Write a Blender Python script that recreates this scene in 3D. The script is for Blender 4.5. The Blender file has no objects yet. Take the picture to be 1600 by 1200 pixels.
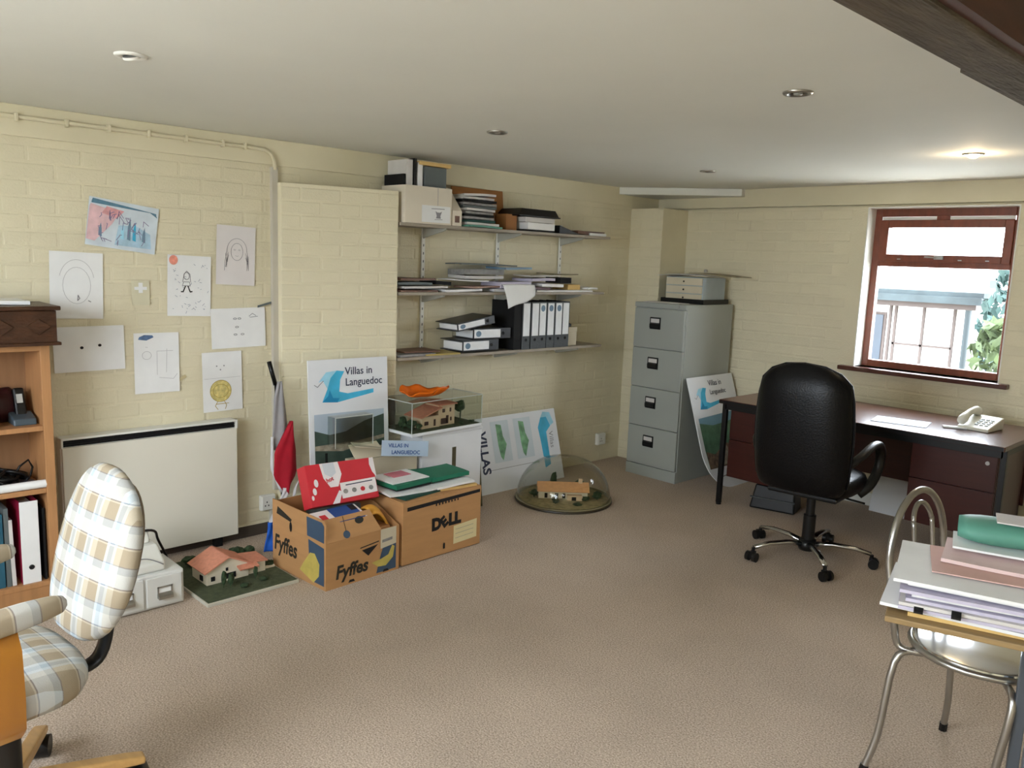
import bpy, bmesh, math, random
from mathutils import Vector, Matrix, Euler
random.seed(7)
PI = math.pi
scene = bpy.context.scene
COL = scene.collection

# ---------------------------------------------------------------- camera
cam_data = bpy.data.cameras.new('camera')
cam_data.sensor_width = 36.0
cam_data.lens = 28.69
cam_data.clip_start = 0.02
cam = bpy.data.objects.new('camera', cam_data)
COL.objects.link(cam)
cam.matrix_world = Matrix(((0.68799952, -0.13424381, 0.71318669, 4.2),
                           (0.72479892, 0.07784877, -0.6845481, 0.0),
                           (0.03637564, 0.98788571, 0.15085969, 1.6),
                           (0, 0, 0, 1)))
scene.camera = cam

# ---------------------------------------------------------------- world, daylight, exposure
world = bpy.data.worlds.new('world')
scene.world = world
world.use_nodes = True
bg = world.node_tree.nodes['Background']
bg.inputs[0].default_value = (0.89, 0.94, 1.03, 1)
bg.inputs[1].default_value = 1.0
scene.view_settings.view_transform = 'Standard'
scene.view_settings.look = 'None'
scene.view_settings.gamma = 1.0
scene.view_settings.use_curve_mapping = False
scene.view_settings.exposure = 4.32

def portal(name, loc, rot, sx, sy):
    l = bpy.data.lights.new(name, 'AREA')
    l.shape = 'RECTANGLE'; l.size = sx; l.size_y = sy
    l.cycles.is_portal = True
    o = bpy.data.objects.new(name, l); COL.objects.link(o)
    o.location = loc; o.rotation_euler = rot
    return o
YF = 5.62          # far wall
YB = -1.1          # wall behind the camera
XR = 5.6           # right wall
H = 2.19           # ceiling
portal('window_daylight_far', (2.225, YF + 0.17, 1.5), (-PI/2, 0, 0), 0.95, 1.12)
portal('window_daylight_back', (2.3, YB - 0.2, 1.55), (PI/2, 0, 0), 2.0, 1.2)
portal('rooflight_daylight', (4.45, -0.4, H + 0.2), (0, 0, 0), 1.2, 1.0)

# ---------------------------------------------------------------- helpers
def lin(c):
    return c/12.92 if c <= 0.04045 else ((c+0.055)/1.055)**2.4
def S(r, g, b):
    return (lin(r/255), lin(g/255), lin(b/255))

MATS = {}
def mat(name, rgb, rough=0.6, metal=0.0, var=0.06, scale=6.0, bump=0.0, bscale=60.0,
        rand=0.0, trans=0.0, emit=None, estr=0.0, coat=0.0, spec=0.5, ior=1.45, stretch=None):
    if name in MATS: return MATS[name]
    m = bpy.data.materials.new(name); m.use_nodes = True
    nt = m.node_tree; p = nt.nodes['Principled BSDF']
    p.inputs['Roughness'].default_value = rough
    p.inputs['Metallic'].default_value = metal
    p.inputs['Specular IOR Level'].default_value = spec
    p.inputs['IOR'].default_value = ior
    p.inputs['Coat Weight'].default_value = coat
    if trans: p.inputs['Transmission Weight'].default_value = trans
    c = (rgb[0], rgb[1], rgb[2], 1)
    p.inputs['Base Color'].default_value = c
    if var or bump:
        tc = nt.nodes.new('ShaderNodeTexCoord')
        vec = tc.outputs['Object']
        if stretch:
            mp = nt.nodes.new('ShaderNodeMapping'); mp.inputs['Scale'].default_value = stretch
            nt.links.new(vec, mp.inputs['Vector']); vec = mp.outputs['Vector']
    if var:
        n = nt.nodes.new('ShaderNodeTexNoise'); n.inputs['Scale'].default_value = scale
        n.inputs['Detail'].default_value = 4
        nt.links.new(vec, n.inputs['Vector'])
        mr = nt.nodes.new('ShaderNodeMapRange')
        mr.inputs['From Min'].default_value = 0.3; mr.inputs['From Max'].default_value = 0.7
        mr.inputs['To Min'].default_value = 1-var; mr.inputs['To Max'].default_value = 1+var
        nt.links.new(n.outputs['Fac'], mr.inputs['Value'])
        val = mr.outputs['Result']
        if rand:
            oi = nt.nodes.new('ShaderNodeObjectInfo')
            r2 = nt.nodes.new('ShaderNodeMapRange')
            r2.inputs['To Min'].default_value = 1-rand; r2.inputs['To Max'].default_value = 1+rand
            nt.links.new(oi.outputs['Random'], r2.inputs['Value'])
            mm = nt.nodes.new('ShaderNodeMath'); mm.operation = 'MULTIPLY'
            nt.links.new(val, mm.inputs[0]); nt.links.new(r2.outputs['Result'], mm.inputs[1])
            val = mm.outputs[0]
        sc = nt.nodes.new('ShaderNodeVectorMath'); sc.operation = 'SCALE'
        sc.inputs[0].default_value = rgb
        nt.links.new(val, sc.inputs['Scale'])
        nt.links.new(sc.outputs['Vector'], p.inputs['Base Color'])
    if bump:
        nb = nt.nodes.new('ShaderNodeTexNoise'); nb.inputs['Scale'].default_value = bscale
        nb.inputs['Detail'].default_value = 3
        nt.links.new(vec, nb.inputs['Vector'])
        b = nt.nodes.new('ShaderNodeBump'); b.inputs['Strength'].default_value = bump
        b.inputs['Distance'].default_value = 0.01
        nt.links.new(nb.outputs['Fac'], b.inputs['Height'])
        nt.links.new(b.outputs['Normal'], p.inputs['Normal'])
    if emit:
        p.inputs['Emission Color'].default_value = (*emit, 1)
        p.inputs['Emission Strength'].default_value = estr
    MATS[name] = m
    return m

class MB:
    """collects shapes; build() links them as one mesh object"""
    def __init__(s): s.v = []; s.f = []
    def add(s, vs, fs):
        o = len(s.v); s.v += [tuple(x) for x in vs]; s.f += [tuple(i+o for i in f) for f in fs]; return s
    def box(s, x0, x1, y0, y1, z0, z1, M=None):
        vs = [Vector((x, y, z)) for z in (z0, z1) for y in (y0, y1) for x in (x0, x1)]
        if M is not None: vs = [M @ v for v in vs]
        return s.add(vs, [(0,2,3,1),(4,5,7,6),(0,1,5,4),(2,6,7,3),(0,4,6,2),(1,3,7,5)])
    def hexa(s, bot, top):
        return s.add(list(bot)+list(top), [(3,2,1,0),(4,5,6,7),(0,1,5,4),(1,2,6,5),(2,3,7,6),(3,0,4,7)])
    def prism(s, pts, d0, d1, axis='y', M=None):
        """pts 2-d outline; extruded along axis between d0 and d1"""
        def mk(p, d):
            if axis == 'y': return Vector((p[0], d, p[1]))
            if axis == 'x': return Vector((d, p[0], p[1]))
            return Vector((p[0], p[1], d))
        n = len(pts)
        vs = [mk(p, d0) for p in pts] + [mk(p, d1) for p in pts]
        if M is not None: vs = [M @ v for v in vs]
        fs = [tuple(range(n)), tuple(range(2*n-1, n-1, -1))]
        fs += [(i, i+n, (i+1) % n+n, (i+1) % n) for i in range(n)]
        return s.add(vs, fs)
    def tube(s, path, r, n=8, closed=False, flat=None):
        P = [Vector(p) for p in path]; k = len(P); rings = []
        up = None
        for i, p in enumerate(P):
            if closed: t = (P[(i+1) % k]-P[i-1])
            else: t = (P[min(i+1, k-1)]-P[max(i-1, 0)])
            t.normalize()
            if up is None:
                up = Vector((0, 0, 1)) if abs(t.z) < 0.9 else Vector((1, 0, 0))
            a = t.cross(up)
            if a.length < 1e-5: a = t.cross(Vector((0, 1, 0)))
            a.normalize(); b = a.cross(t).normalized(); up = b
            rr = r[i] if isinstance(r, (list, tuple)) else r
            ra, rb = (rr, rr) if flat is None else (rr*flat[0], rr*flat[1])
            rings.append([p + a*math.cos(2*PI*j/n)*ra + b*math.sin(2*PI*j/n)*rb for j in range(n)])
        vs = [v for ring in rings for v in ring]; fs = []
        for i in range(k if closed else k-1):
            for j in range(n):
                i2 = (i+1) % k
                fs.append((i*n+j, i*n+(j+1) % n, i2*n+(j+1) % n, i2*n+j))
        if not closed:
            fs.append(tuple(range(n-1, -1, -1))); fs.append(tuple((k-1)*n+j for j in range(n)))
        return s.add(vs, fs)
    def lathe(s, prof, n=24, c=(0, 0, 0)):
        vs = []; fs = []; k = len(prof)
        for (r, z) in prof:
            for j in range(n):
                a = 2*PI*j/n; vs.append((c[0]+r*math.cos(a), c[1]+r*math.sin(a), c[2]+z))
        for i in range(k-1):
            for j in range(n):
                fs.append((i*n+j, i*n+(j+1) % n, (i+1)*n+(j+1) % n, (i+1)*n+j))
        if prof[0][0] > 1e-4: fs.append(tuple(range(n-1, -1, -1)))
        if prof[-1][0] > 1e-4: fs.append(tuple((k-1)*n+j for j in range(n)))
        return s.add(vs, fs)
    def sheet(s, fn, nu=8, nv=8, t=0.002, nrm=None):
        """closed thin sheet from fn(u,v)->point"""
        P = [[Vector(fn(i/nu, j/nv)) for i in range(nu+1)] for j in range(nv+1)]
        N = []
        for j in range(nv+1):
            row = []
            for i in range(nu+1):
                du = P[j][min(i+1, nu)]-P[j][max(i-1, 0)]; dv = P[min(j+1, nv)][i]-P[max(j-1, 0)][i]
                c = du.cross(dv)
                row.append(c.normalized() if c.length > 1e-9 else Vector((0, 0, 1)))
            N.append(row)
        w = nu+1; m = w*(nv+1)
        vs = [P[j][i]+N[j][i]*t/2 for j in range(nv+1) for i in range(w)]
        vs += [P[j][i]-N[j][i]*t/2 for j in range(nv+1) for i in range(w)]
        fs = []
        for j in range(nv):
            for i in range(nu):
                a = j*w+i; fs.append((a, a+1, a+1+w, a+w)); fs.append((m+a, m+a+w, m+a+1+w, m+a+1))
        for i in range(nu):
            fs.append((i+1, i, m+i, m+i+1)); b = nv*w+i; fs.append((b, b+1, m+b+1, m+b))
        for j in range(nv):
            a = j*w; fs.append((a, a+w, m+a+w, m+a)); b = j*w+nu; fs.append((b+w, b, m+b, m+b+w))
        return s.add(vs, fs)
    def ball(s, c, rx, ry, rz, n=12, k=8, jit=0.0):
        vs = [(c[0], c[1], c[2]-rz)]
        for i in range(1, k):
            a = -PI/2+PI*i/k
            for j in range(n):
                b = 2*PI*j/n; q = 1+random.uniform(-jit, jit)
                vs.append((c[0]+rx*math.cos(a)*math.cos(b)*q, c[1]+ry*math.cos(a)*math.sin(b)*q, c[2]+rz*math.sin(a)*q))
        vs.append((c[0], c[1], c[2]+rz)); fs = []
        for j in range(n): fs.append((0, 1+(j+1) % n, 1+j))
        for i in range(k-2):
            for j in range(n):
                a = 1+i*n; fs.append((a+j, a+(j+1) % n, a+n+(j+1) % n, a+n+j))
        l = len(vs)-1; a = 1+(k-2)*n
        for j in range(n): fs.append((a+j, a+(j+1) % n, l))
        return s.add(vs, fs)
    def mesh(s, name, smooth=False, fix=True):
        me = bpy.data.meshes.new(name); me.from_pydata(s.v, [], s.f); me.update()
        if fix:
            bm = bmesh.new(); bm.from_mesh(me); bmesh.ops.recalc_face_normals(bm, faces=bm.faces); bm.to_mesh(me); bm.free()
        if smooth:
            me.polygons.foreach_set('use_smooth', [True]*len(me.polygons))
        return me
    def build(s, name, m, parent=None, smooth=False, bevel=0.0, seg=2, auto=False, fix=True):
        me = s.mesh(name, smooth, fix); me.materials.append(m)
        o = bpy.data.objects.new(name, me); COL.objects.link(o)
        if parent is not None: o.parent = parent
        if bevel:
            b = o.modifiers.new('bevel', 'BEVEL'); b.width = bevel; b.segments = seg; b.limit_method = 'ANGLE'
            b.angle_limit = math.radians(40)
        if auto and smooth:
            e = o.modifiers.new('split', 'EDGE_SPLIT'); e.split_angle = math.radians(40)
        return o

def thing(name, label, cat, loc=(0, 0, 0), rz=0.0, group=None, rot=None):
    o = bpy.data.objects.new(name, None); COL.objects.link(o)
    o.empty_display_size = 0.05
    o.location = loc; o.rotation_euler = rot if rot else (0, 0, rz)
    o['label'] = label; o['category'] = cat
    if group: o['group'] = group
    return o
def tag(o, label, cat, group=None):
    o['label'] = label; o['category'] = cat
    if group: o['group'] = group
    return o
def place(o, loc, rz=0.0, rot=None):
    o.location = loc; o.rotation_euler = rot if rot else (0, 0, rz); return o
def struct(o): o['kind'] = 'structure'; return o

def text_mesh(s, size, bold=0.0, align='LEFT', shear=0.0):
    cu = bpy.data.curves.new('lettering', 'FONT'); cu.body = s; cu.size = size
    cu.align_x = align; cu.offset = bold; cu.shear = shear; cu.resolution_u = 3
    ob = bpy.data.objects.new('lettering', cu)
    me = bpy.data.meshes.new_from_object(ob)
    bpy.data.objects.remove(ob); bpy.data.curves.remove(cu)
    return me
def lettering(parent, s, size, m, M, bold=0.0, align='LEFT', shear=0.0, name='lettering', sx=1.0):
    """flat print: text in the x-z plane facing -y, then moved by M"""
    me = text_mesh(s, size, bold, align, shear)
    me.transform(M @ Matrix.Rotation(PI/2, 4, 'X') @ Matrix.Diagonal((sx, 1, 1, 1)))
    me.name = name; me.materials.clear(); me.materials.append(m)
    o = bpy.data.objects.new(name, me); COL.objects.link(o); o.parent = parent
    return o
T = Matrix.Translation
def RX(a): return Matrix.Rotation(a, 4, 'X')
def RY(a): return Matrix.Rotation(a, 4, 'Y')
def RZ(a): return Matrix.Rotation(a, 4, 'Z')
def flat(parent, pts, m, y=-0.001, name='print', M=None):
    """flat print on a board whose front is the -y side: outline in (x,z)"""
    b = MB(); vs = [Vector((p[0], y, p[1])) for p in pts]
    if M is not None: vs = [M @ v for v in vs]
    b.add(vs, [tuple(range(len(vs)))])
    return b.build(name, m, parent, fix=False)
def rect(x0, x1, z0, z1): return [(x0, z0), (x1, z0), (x1, z1), (x0, z1)]
def ell(cx, cz, rx, rz, n=20, a0=0, a1=2*PI):
    return [(cx+rx*math.cos(a0+(a1-a0)*i/n), cz+rz*math.sin(a0+(a1-a0)*i/n)) for i in range(n)]
def strokes(parent, lines, m, w=0.0015, y=-0.0012, name='drawing'):
    """pencil lines: ribbons in the x-z plane"""
    b = MB()
    for ln in lines:
        for (p, q) in zip(ln[:-1], ln[1:]):
            p = Vector((p[0], 0, p[1])); q = Vector((q[0], 0, q[1])); d = q-p
            if d.length < 1e-6: continue
            nrm = Vector((-d.z, 0, d.x)).normalized()*w/2; e = d.normalized()*w*0.3
            vs = [p-e+nrm, p-e-nrm, q+e-nrm, q+e+nrm]
            b.add([Vector((v.x, y, v.z)) for v in vs], [(0, 1, 2, 3)])
    o = b.build(name, m, parent, fix=False); o['kind'] = 'stuff'
    return o

# ---------------------------------------------------------------- materials
CREAM = S(222, 213, 184)
m_cream = mat('cream_masonry_paint', CREAM, 0.55, var=0.05, scale=3.0, bump=0.25, bscale=90, rand=0.02)
m_creamflat = mat('cream_paint_smooth', CREAM, 0.5, var=0.04, scale=2.0, bump=0.08, bscale=40)
m_ceiling = mat('white_ceiling_paint', S(228, 228, 220), 0.75, var=0.03, scale=1.2, bump=0.05, bscale=15)
m_white = mat('white_paint', S(228, 227, 220), 0.45, var=0.03)
m_plastic = mat('white_plastic', S(225, 224, 216), 0.35, var=0.02)
m_paper = mat('white_paper', S(234, 234, 233), 0.8, var=0.03, scale=10)
m_paper2 = mat('off_white_paper', S(208, 204, 200), 0.8, var=0.05, scale=14)
m_greypaper = mat('grey_printed_paper', S(140, 138, 136), 0.7, var=0.25, scale=30)
m_lilac = mat('lilac_white_paper', S(196, 190, 208), 0.8, var=0.06, scale=20)
m_pink = mat('pale_pink_paper', S(222, 196, 192), 0.8, var=0.04)
m_black = mat('black_plastic', S(12, 12, 13), 0.38, var=0.05)
m_blackmatt = mat('matt_black', S(11, 11, 12), 0.8, var=0.05)
m_leather = mat('black_leather', S(6, 6, 8), 0.36, var=0.1, scale=20, bump=0.15, bscale=120, spec=0.3)
m_chrome = mat('chrome', (0.62, 0.62, 0.61), 0.18, metal=1.0, var=0.03)
m_steel = mat('brushed_steel_tube', (0.45, 0.44, 0.42), 0.3, metal=1.0, var=0.05)
m_seatmetal = mat('polished_seat_metal', (0.6, 0.6, 0.6), 0.16, metal=1.0, var=0.04)
m_greymetal = mat('grey_painted_metal', S(158, 162, 156), 0.30, var=0.03, scale=3)
m_greydark = mat('dark_grey_gap', S(70, 74, 74), 0.6, var=0.03)
m_shelf = mat('grey_brown_shelf_board', S(158, 148, 132), 0.5, var=0.12, scale=6, stretch=(8, 1, 8))
m_beech = mat('beech_veneer', S(178, 130, 86), 0.45, var=0.10, scale=4, stretch=(12, 12, 1.2))
m_beechback = mat('beech_back_panel', S(146, 108, 74), 0.55, var=0.08, scale=4, stretch=(12, 12, 1.2))
m_darkwood = mat('dark_carved_oak', S(66, 40, 24), 0.4, var=0.3, scale=14, bump=0.4, bscale=35, stretch=(3, 1, 3))
m_desk = mat('mahogany_laminate', S(84, 44, 34), 0.27, var=0.16, scale=5, stretch=(1.2, 12, 12), spec=0.9)
m_deskfront = mat('mahogany_drawer_front', S(60, 22, 16), 0.35, var=0.12, scale=5, stretch=(1.2, 12, 12))
m_window = mat('red_brown_window_wood', S(122, 62, 40), 0.35, var=0.15, scale=6, stretch=(6, 6, 2), coat=0.2)
m_sill = mat('dark_sill_wood', S(82, 44, 32), 0.3, var=0.12, scale=5, stretch=(1, 8, 8), coat=0.3)
m_beam = mat('old_oak_beam', S(82, 72, 60), 0.7, var=0.35, scale=5, bump=0.6, bscale=18, stretch=(8, 1, 8))
m_beamside = mat('stained_oak_shaded_side', S(70, 36, 22), 0.6, var=0.2, scale=5, stretch=(8, 1, 8))  # reddish stained oak, with the unlit side's shade put into the colour
m_card = mat('brown_cardboard', S(188, 142, 94), 0.75, var=0.06, scale=5, stretch=(1, 1, 6))
m_cardin = mat('brown_cardboard_inside', S(170, 118, 70), 0.8, var=0.06)
m_cardlight = mat('cream_cardboard', S(206, 196, 172), 0.75, var=0.04)
m_ink = mat('black_print', S(22, 20, 20), 0.7, var=0.0)
m_pencil = mat('grey_pencil', S(140, 138, 142), 0.8, var=0.0)
m_bluebook = mat('blue_print', S(38, 78, 146), 0.5, var=0.05)
m_red = mat('red_print', S(205, 44, 56), 0.45, var=0.05)
m_flagred = mat('flag_red_cloth', S(172, 16, 38), 0.8, var=0.08, scale=25)
m_flagblue = mat('flag_blue_cloth', S(28, 92, 190), 0.8, var=0.15, scale=25)
m_flagwhite = mat('flag_white_cloth', S(214, 212, 214), 0.85, var=0.04, scale=25)
m_flaggrey = mat('flag_grey_cloth', S(160, 158, 160), 0.85, var=0.04, scale=25)
m_greenfold = mat('green_folder_card', S(24, 112, 84), 0.6, var=0.05)
m_darkgreen = mat('dark_green_folder_card', S(30, 76, 66), 0.6, var=0.05)
m_teal = mat('pale_teal_folder', S(92, 150, 132), 0.55, var=0.06)
m_manila = mat('manila_card', S(222, 186, 118), 0.7, var=0.06)
m_orange = mat('orange_plastic_bag', S(236, 112, 18), 0.35, var=0.1, scale=25)
m_padded = mat('padded_gold_envelope', S(208, 148, 52), 0.6, var=0.08)
m_terra = mat('terracotta_model_roof', S(206, 138, 112), 0.8, var=0.1, scale=60)
m_modelwall = mat('cream_model_wall', S(222, 212, 190), 0.8, var=0.03)
m_modelpink = mat('sand_model_wall', S(214, 186, 156), 0.8, var=0.04)
m_turf = mat('model_turf', S(74, 82, 58), 0.95, var=0.3, scale=40, bump=0.4, bscale=200)
m_tree = mat('model_tree_green', S(52, 70, 44), 0.9, var=0.4, scale=60)
m_yellowply = mat('amber_bent_plywood', S(158, 102, 30), 0.3, var=0.06, scale=4, stretch=(6, 6, 1), coat=0.3)
m_woodleg = mat('pale_beech_leg', S(200, 158, 98), 0.35, var=0.1, scale=6, stretch=(2, 8, 8), coat=0.2)
m_filespine = mat('speckled_grey_binder', S(74, 78, 80), 0.6, var=0.15, scale=90)
m_redfile = mat('dark_red_binder', S(150, 24, 58), 0.5, var=0.06)
m_warm = mat('brown_magazine', S(110, 78, 62), 0.5, var=0.25, scale=22)
m_bluegrey = mat('blue_grey_folder', S(110, 136, 158), 0.5, var=0.1)
m_greyfold = mat('grey_box_file', S(96, 104, 104), 0.55, var=0.08)
m_label = mat('pale_blue_white_label', S(236, 238, 240), 0.6, var=0.05, scale=20)
m_aqua = mat('aqua_print', S(66, 176, 214), 0.6, var=0.18, scale=9)
m_aquapale = mat('pale_aqua_print', S(158, 212, 232), 0.6, var=0.12, scale=9)
m_inkblue = mat('navy_print', S(48, 54, 78), 0.7, var=0.0)

def glassy(name, col, rough=0.0, thin=True, refl=0.08):
    """clear sheet that lets light straight through with a little mirror reflection"""
    m = bpy.data.materials.new(name); m.use_nodes = True; nt = m.node_tree
    for n in list(nt.nodes): nt.nodes.remove(n)
    out = nt.nodes.new('ShaderNodeOutputMaterial'); mix = nt.nodes.new('ShaderNodeMixShader')
    tr = nt.nodes.new('ShaderNodeBsdfTransparent'); gl = nt.nodes.new('ShaderNodeBsdfGlossy')
    tr.inputs[0].default_value = (*col, 1); gl.inputs['Roughness'].default_value = rough
    lw = nt.nodes.new('ShaderNodeLayerWeight'); lw.inputs['Blend'].default_value = 0.5
    fr = nt.nodes.new('ShaderNodeMath'); fr.operation = 'POWER'; fr.inputs[1].default_value = 5.0
    nt.links.new(lw.outputs['Facing'], fr.inputs[0])
    ad = nt.nodes.new('ShaderNodeMath'); ad.operation = 'ADD'; ad.inputs[1].default_value = refl; ad.use_clamp = True
    nt.links.new(fr.outputs[0], ad.inputs[0])
    nt.links.new(ad.outputs[0], mix.inputs[0]); nt.links.new(tr.outputs[0], mix.inputs[1]); nt.links.new(gl.outputs[0], mix.inputs[2])
    nt.links.new(mix.outputs[0], out.inputs[0])
    MATS[name] = m
    return m
m_glass = glassy('window_glass', (0.96, 0.98, 0.98), refl=0.0)
m_perspex = glassy('clear_acrylic', (0.93, 0.95, 0.93), 0.02, refl=0.03)
m_dome = glassy('smoked_clear_acrylic', (0.955, 0.955, 0.92), 0.03, refl=0.02)

def carpet_mat():
    m = bpy.data.materials.new('grey_brown_carpet'); m.use_nodes = True; nt = m.node_tree
    p = nt.nodes['Principled BSDF']; p.inputs['Roughness'].default_value = 0.95
    p.inputs['Specular IOR Level'].default_value = 0.15
    tc = nt.nodes.new('ShaderNodeTexCoord')
    n1 = nt.nodes.new('ShaderNodeTexNoise'); n1.inputs['Scale'].default_value = 160; n1.inputs['Detail'].default_value = 3
    n2 = nt.nodes.new('ShaderNodeTexNoise'); n2.inputs['Scale'].default_value = 1.6; n2.inputs['Detail'].default_value = 5
    for n in (n1, n2): nt.links.new(tc.outputs['Object'], n.inputs['Vector'])
    cr = nt.nodes.new('ShaderNodeValToRGB')
    cr.color_ramp.elements[0].position = 0.3; cr.color_ramp.elements[1].position = 0.72
    cr.color_ramp.elements[0].color = (*S(150, 133, 117), 1); cr.color_ramp.elements[1].color = (*S(218, 200, 182), 1)
    nt.links.new(n1.outputs['Fac'], cr.inputs[0])
    mr = nt.nodes.new('ShaderNodeMapRange'); mr.inputs['From Min'].default_value = 0.3; mr.inputs['From Max'].default_value = 0.7
    mr.inputs['To Min'].default_value = 0.9; mr.inputs['To Max'].default_value = 1.08
    nt.links.new(n2.outputs['Fac'], mr.inputs['Value'])
    sc = nt.nodes.new('ShaderNodeVectorMath'); sc.operation = 'SCALE'
    nt.links.new(cr.outputs[0], sc.inputs[0]); nt.links.new(mr.outputs[0], sc.inputs['Scale'])
    nt.links.new(sc.outputs[0], p.inputs['Base Color'])
    b = nt.nodes.new('ShaderNodeBump'); b.inputs['Strength'].default_value = 0.5; b.inputs['Distance'].default_value = 0.006
    nt.links.new(n1.outputs['Fac'], b.inputs['Height']); nt.links.new(b.outputs[0], p.inputs['Normal'])
    return m
m_carpet = carpet_mat()

def plaid_mat(name, ua, va):
    """woven check: warm beige, pale blue and cream bands with thin grey lines, along two object axes"""
    m = bpy.data.materials.new(name); m.use_nodes = True; nt = m.node_tree
    p = nt.nodes['Principled BSDF']; p.inputs['Roughness'].default_value = 0.9; p.inputs['Specular IOR Level'].default_value = 0.2
    tc = nt.nodes.new('ShaderNodeTexCoord'); sx = nt.nodes.new('ShaderNodeSeparateXYZ')
    nt.links.new(tc.outputs['Object'], sx.inputs[0])
    def band(axis, period, stops):
        d = nt.nodes.new('ShaderNodeMath'); d.operation = 'DIVIDE'; d.inputs[1].default_value = period
        nt.links.new(sx.outputs[axis], d.inputs[0])
        fr = nt.nodes.new('ShaderNodeMath'); fr.operation = 'FRACT'; nt.links.new(d.outputs[0], fr.inputs[0])
        cr = nt.nodes.new('ShaderNodeValToRGB'); cr.color_ramp.interpolation = 'CONSTANT'
        e = cr.color_ramp.elements
        e[0].position = 0; e[0].color = (*stops[0][1], 1)
        e[1].position = stops[1][0]; e[1].color = (*stops[1][1], 1)
        for (q, c) in stops[2:]:
            k = e.new(q); k.color = (*c, 1)
        nt.links.new(fr.outputs[0], cr.inputs[0])
        return cr.outputs[0]
    beige = S(150, 136, 114); cream = S(188, 178, 158); blue = S(160, 170, 176); grey = S(98, 96, 106); white = S(192, 196, 196)
    u = band(ua, 0.098, [(0, beige), (0.36, white), (0.46, blue), (0.62, white), (0.72, cream), (0.93, beige)])
    v = band(va, 0.112, [(0, beige), (0.40, cream), (0.44, grey), (0.47, white), (0.80, blue), (0.97, grey)])
    mx = nt.nodes.new('ShaderNodeMix'); mx.data_type = 'RGBA'; mx.inputs[0].default_value = 0.5
    nt.links.new(u, mx.inputs[6]); nt.links.new(v, mx.inputs[7])
    nt.links.new(mx.outputs[2], p.inputs['Base Color'])
    n = nt.nodes.new('ShaderNodeTexNoise'); n.inputs['Scale'].default_value = 300
    b = nt.nodes.new('ShaderNodeBump'); b.inputs['Strength'].default_value = 0.3; b.inputs['Distance'].default_value = 0.002
    nt.links.new(tc.outputs['Object'], n.inputs['Vector']); nt.links.new(n.outputs['Fac'], b.inputs['Height']); nt.links.new(b.outputs[0], p.inputs['Normal'])
    return m
m_plaid_xz = plaid_mat('plaid_cloth_upright', 0, 2)
m_plaid_xy = plaid_mat('plaid_cloth_flat', 0, 1)

# ================================================================ ROOM SHELL
floor = struct(MB().box(-0.1, XR, YB, YF, -0.1, 0.0).build('floor', m_carpet))
RX0, RX1, RY0, RY1 = 3.85, 5.05, -0.9, 0.1          # rooflight right of the beam
b = MB(); b.box(-0.1, RX0, YB-0.2, YF+0.25, H, H+0.12); b.box(RX1, XR+0.1, YB-0.2, YF+0.25, H, H+0.12)
b.box(RX0, RX1, YB-0.2, RY0, H, H+0.12); b.box(RX0, RX1, RY1, YF+0.25, H, H+0.12)
ceiling = struct(b.build('ceiling', m_ceiling))
wall_left = struct(MB().box(-0.15, 0, YB, YF+0.25, 0, H).build('wall_left', m_cream))
wall_right = struct(MB().box(XR, XR+0.15, YB, YF+0.25, 0, H).build('wall_right', m_creamflat))
WX0, WX1, WZ0, WZ1 = 1.765, 2.675, 0.955, 2.035
b = MB()
LED = 2.04
b.box(0, WX0, YF, YF+0.25, 0, LED); b.box(WX1, XR, YF, YF+0.25, 0, LED); b.box(WX0, WX1, YF, YF+0.25, 0, WZ0)
b.box(0, XR, YF+0.07, YF+0.25, LED, H); b.box(WX0, WX1, YF, YF+0.25, WZ1, LED)
wall_far = struct(b.build('wall_far', m_cream))
struct(MB().box(0.0, XR, YF+0.025, YF+0.08, 2.056, H).build('trim_1', m_creamflat))
# wall behind the camera with an unseen window that lets the daylight in
BX0, BX1, BZ0, BZ1 = 1.3, 3.3, 0.95, 2.15
b = MB(); b.box(0, BX0, YB-0.2, YB, 0, H); b.box(BX1, XR, YB-0.2, YB, 0, H); b.box(BX0, BX1, YB-0.2, YB, 0, BZ0); b.box(BX0, BX1, YB-0.2, YB, BZ1, H)
wall_back = struct(b.build('wall_back', m_creamflat))
b = MB()
for x in (BX0, 2.27, BX1-0.06): b.box(x, x+0.06, YB-0.14, YB-0.08, BZ0, BZ1)
for z in (BZ0, BZ1-0.06): b.box(BX0, BX1, YB-0.14, YB-0.08, z, z+0.06)
w2 = struct(b.build('window_2', m_window))
MB().box(BX0+0.05, BX1-0.05, YB-0.112, YB-0.108, BZ0+0.05, BZ1-0.05).build('pane', m_glass, w2)

b = MB(); b.box(RX0, RX1, RY0, RY0+0.05, H+0.06, H+0.12); b.box(RX0, RX1, RY1-0.05, RY1, H+0.06, H+0.12); b.box(RX0, RX0+0.05, RY0+0.05, RY1-0.05, H+0.06, H+0.12); b.box(RX1-0.05, RX1, RY0+0.05, RY1-0.05, H+0.06, H+0.12)
w3 = struct(b.build('window_3', m_window))
MB().box(RX0+0.04, RX1-0.04, RY0+0.04, RY1-0.04, H+0.088, H+0.092).build('pane', m_glass, w3)
# painted wall plate along the top of the left wall
struct(MB().box(0, 0.014, YB, 5.28, 2.055, H).build('trim_2', m_creamflat, bevel=0.003))
# boxed-in corner below the ceiling
struct(MB().prism([(0, 5.10), (0.80, 5.60), (0.80, YF+0.03), (0, YF+0.03)], 2.135, H, 'z').build('trim_3', m_ceiling, bevel=0.004))
# oak beam under the ceiling
beam = struct(MB().box(3.50, 3.625, YB, YF, 2.05, H).build('trim_4', m_beam, bevel=0.008))
MB().box(3.625, 3.65, YB, YF, 2.058, H).build('beam_side', m_beamside, beam)  # right face of the beam, its shade in the colour
MB().box(3.47, 3.50, 2.10, YF, 2.065, H).build('packing_strip', m_beam, beam)

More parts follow.
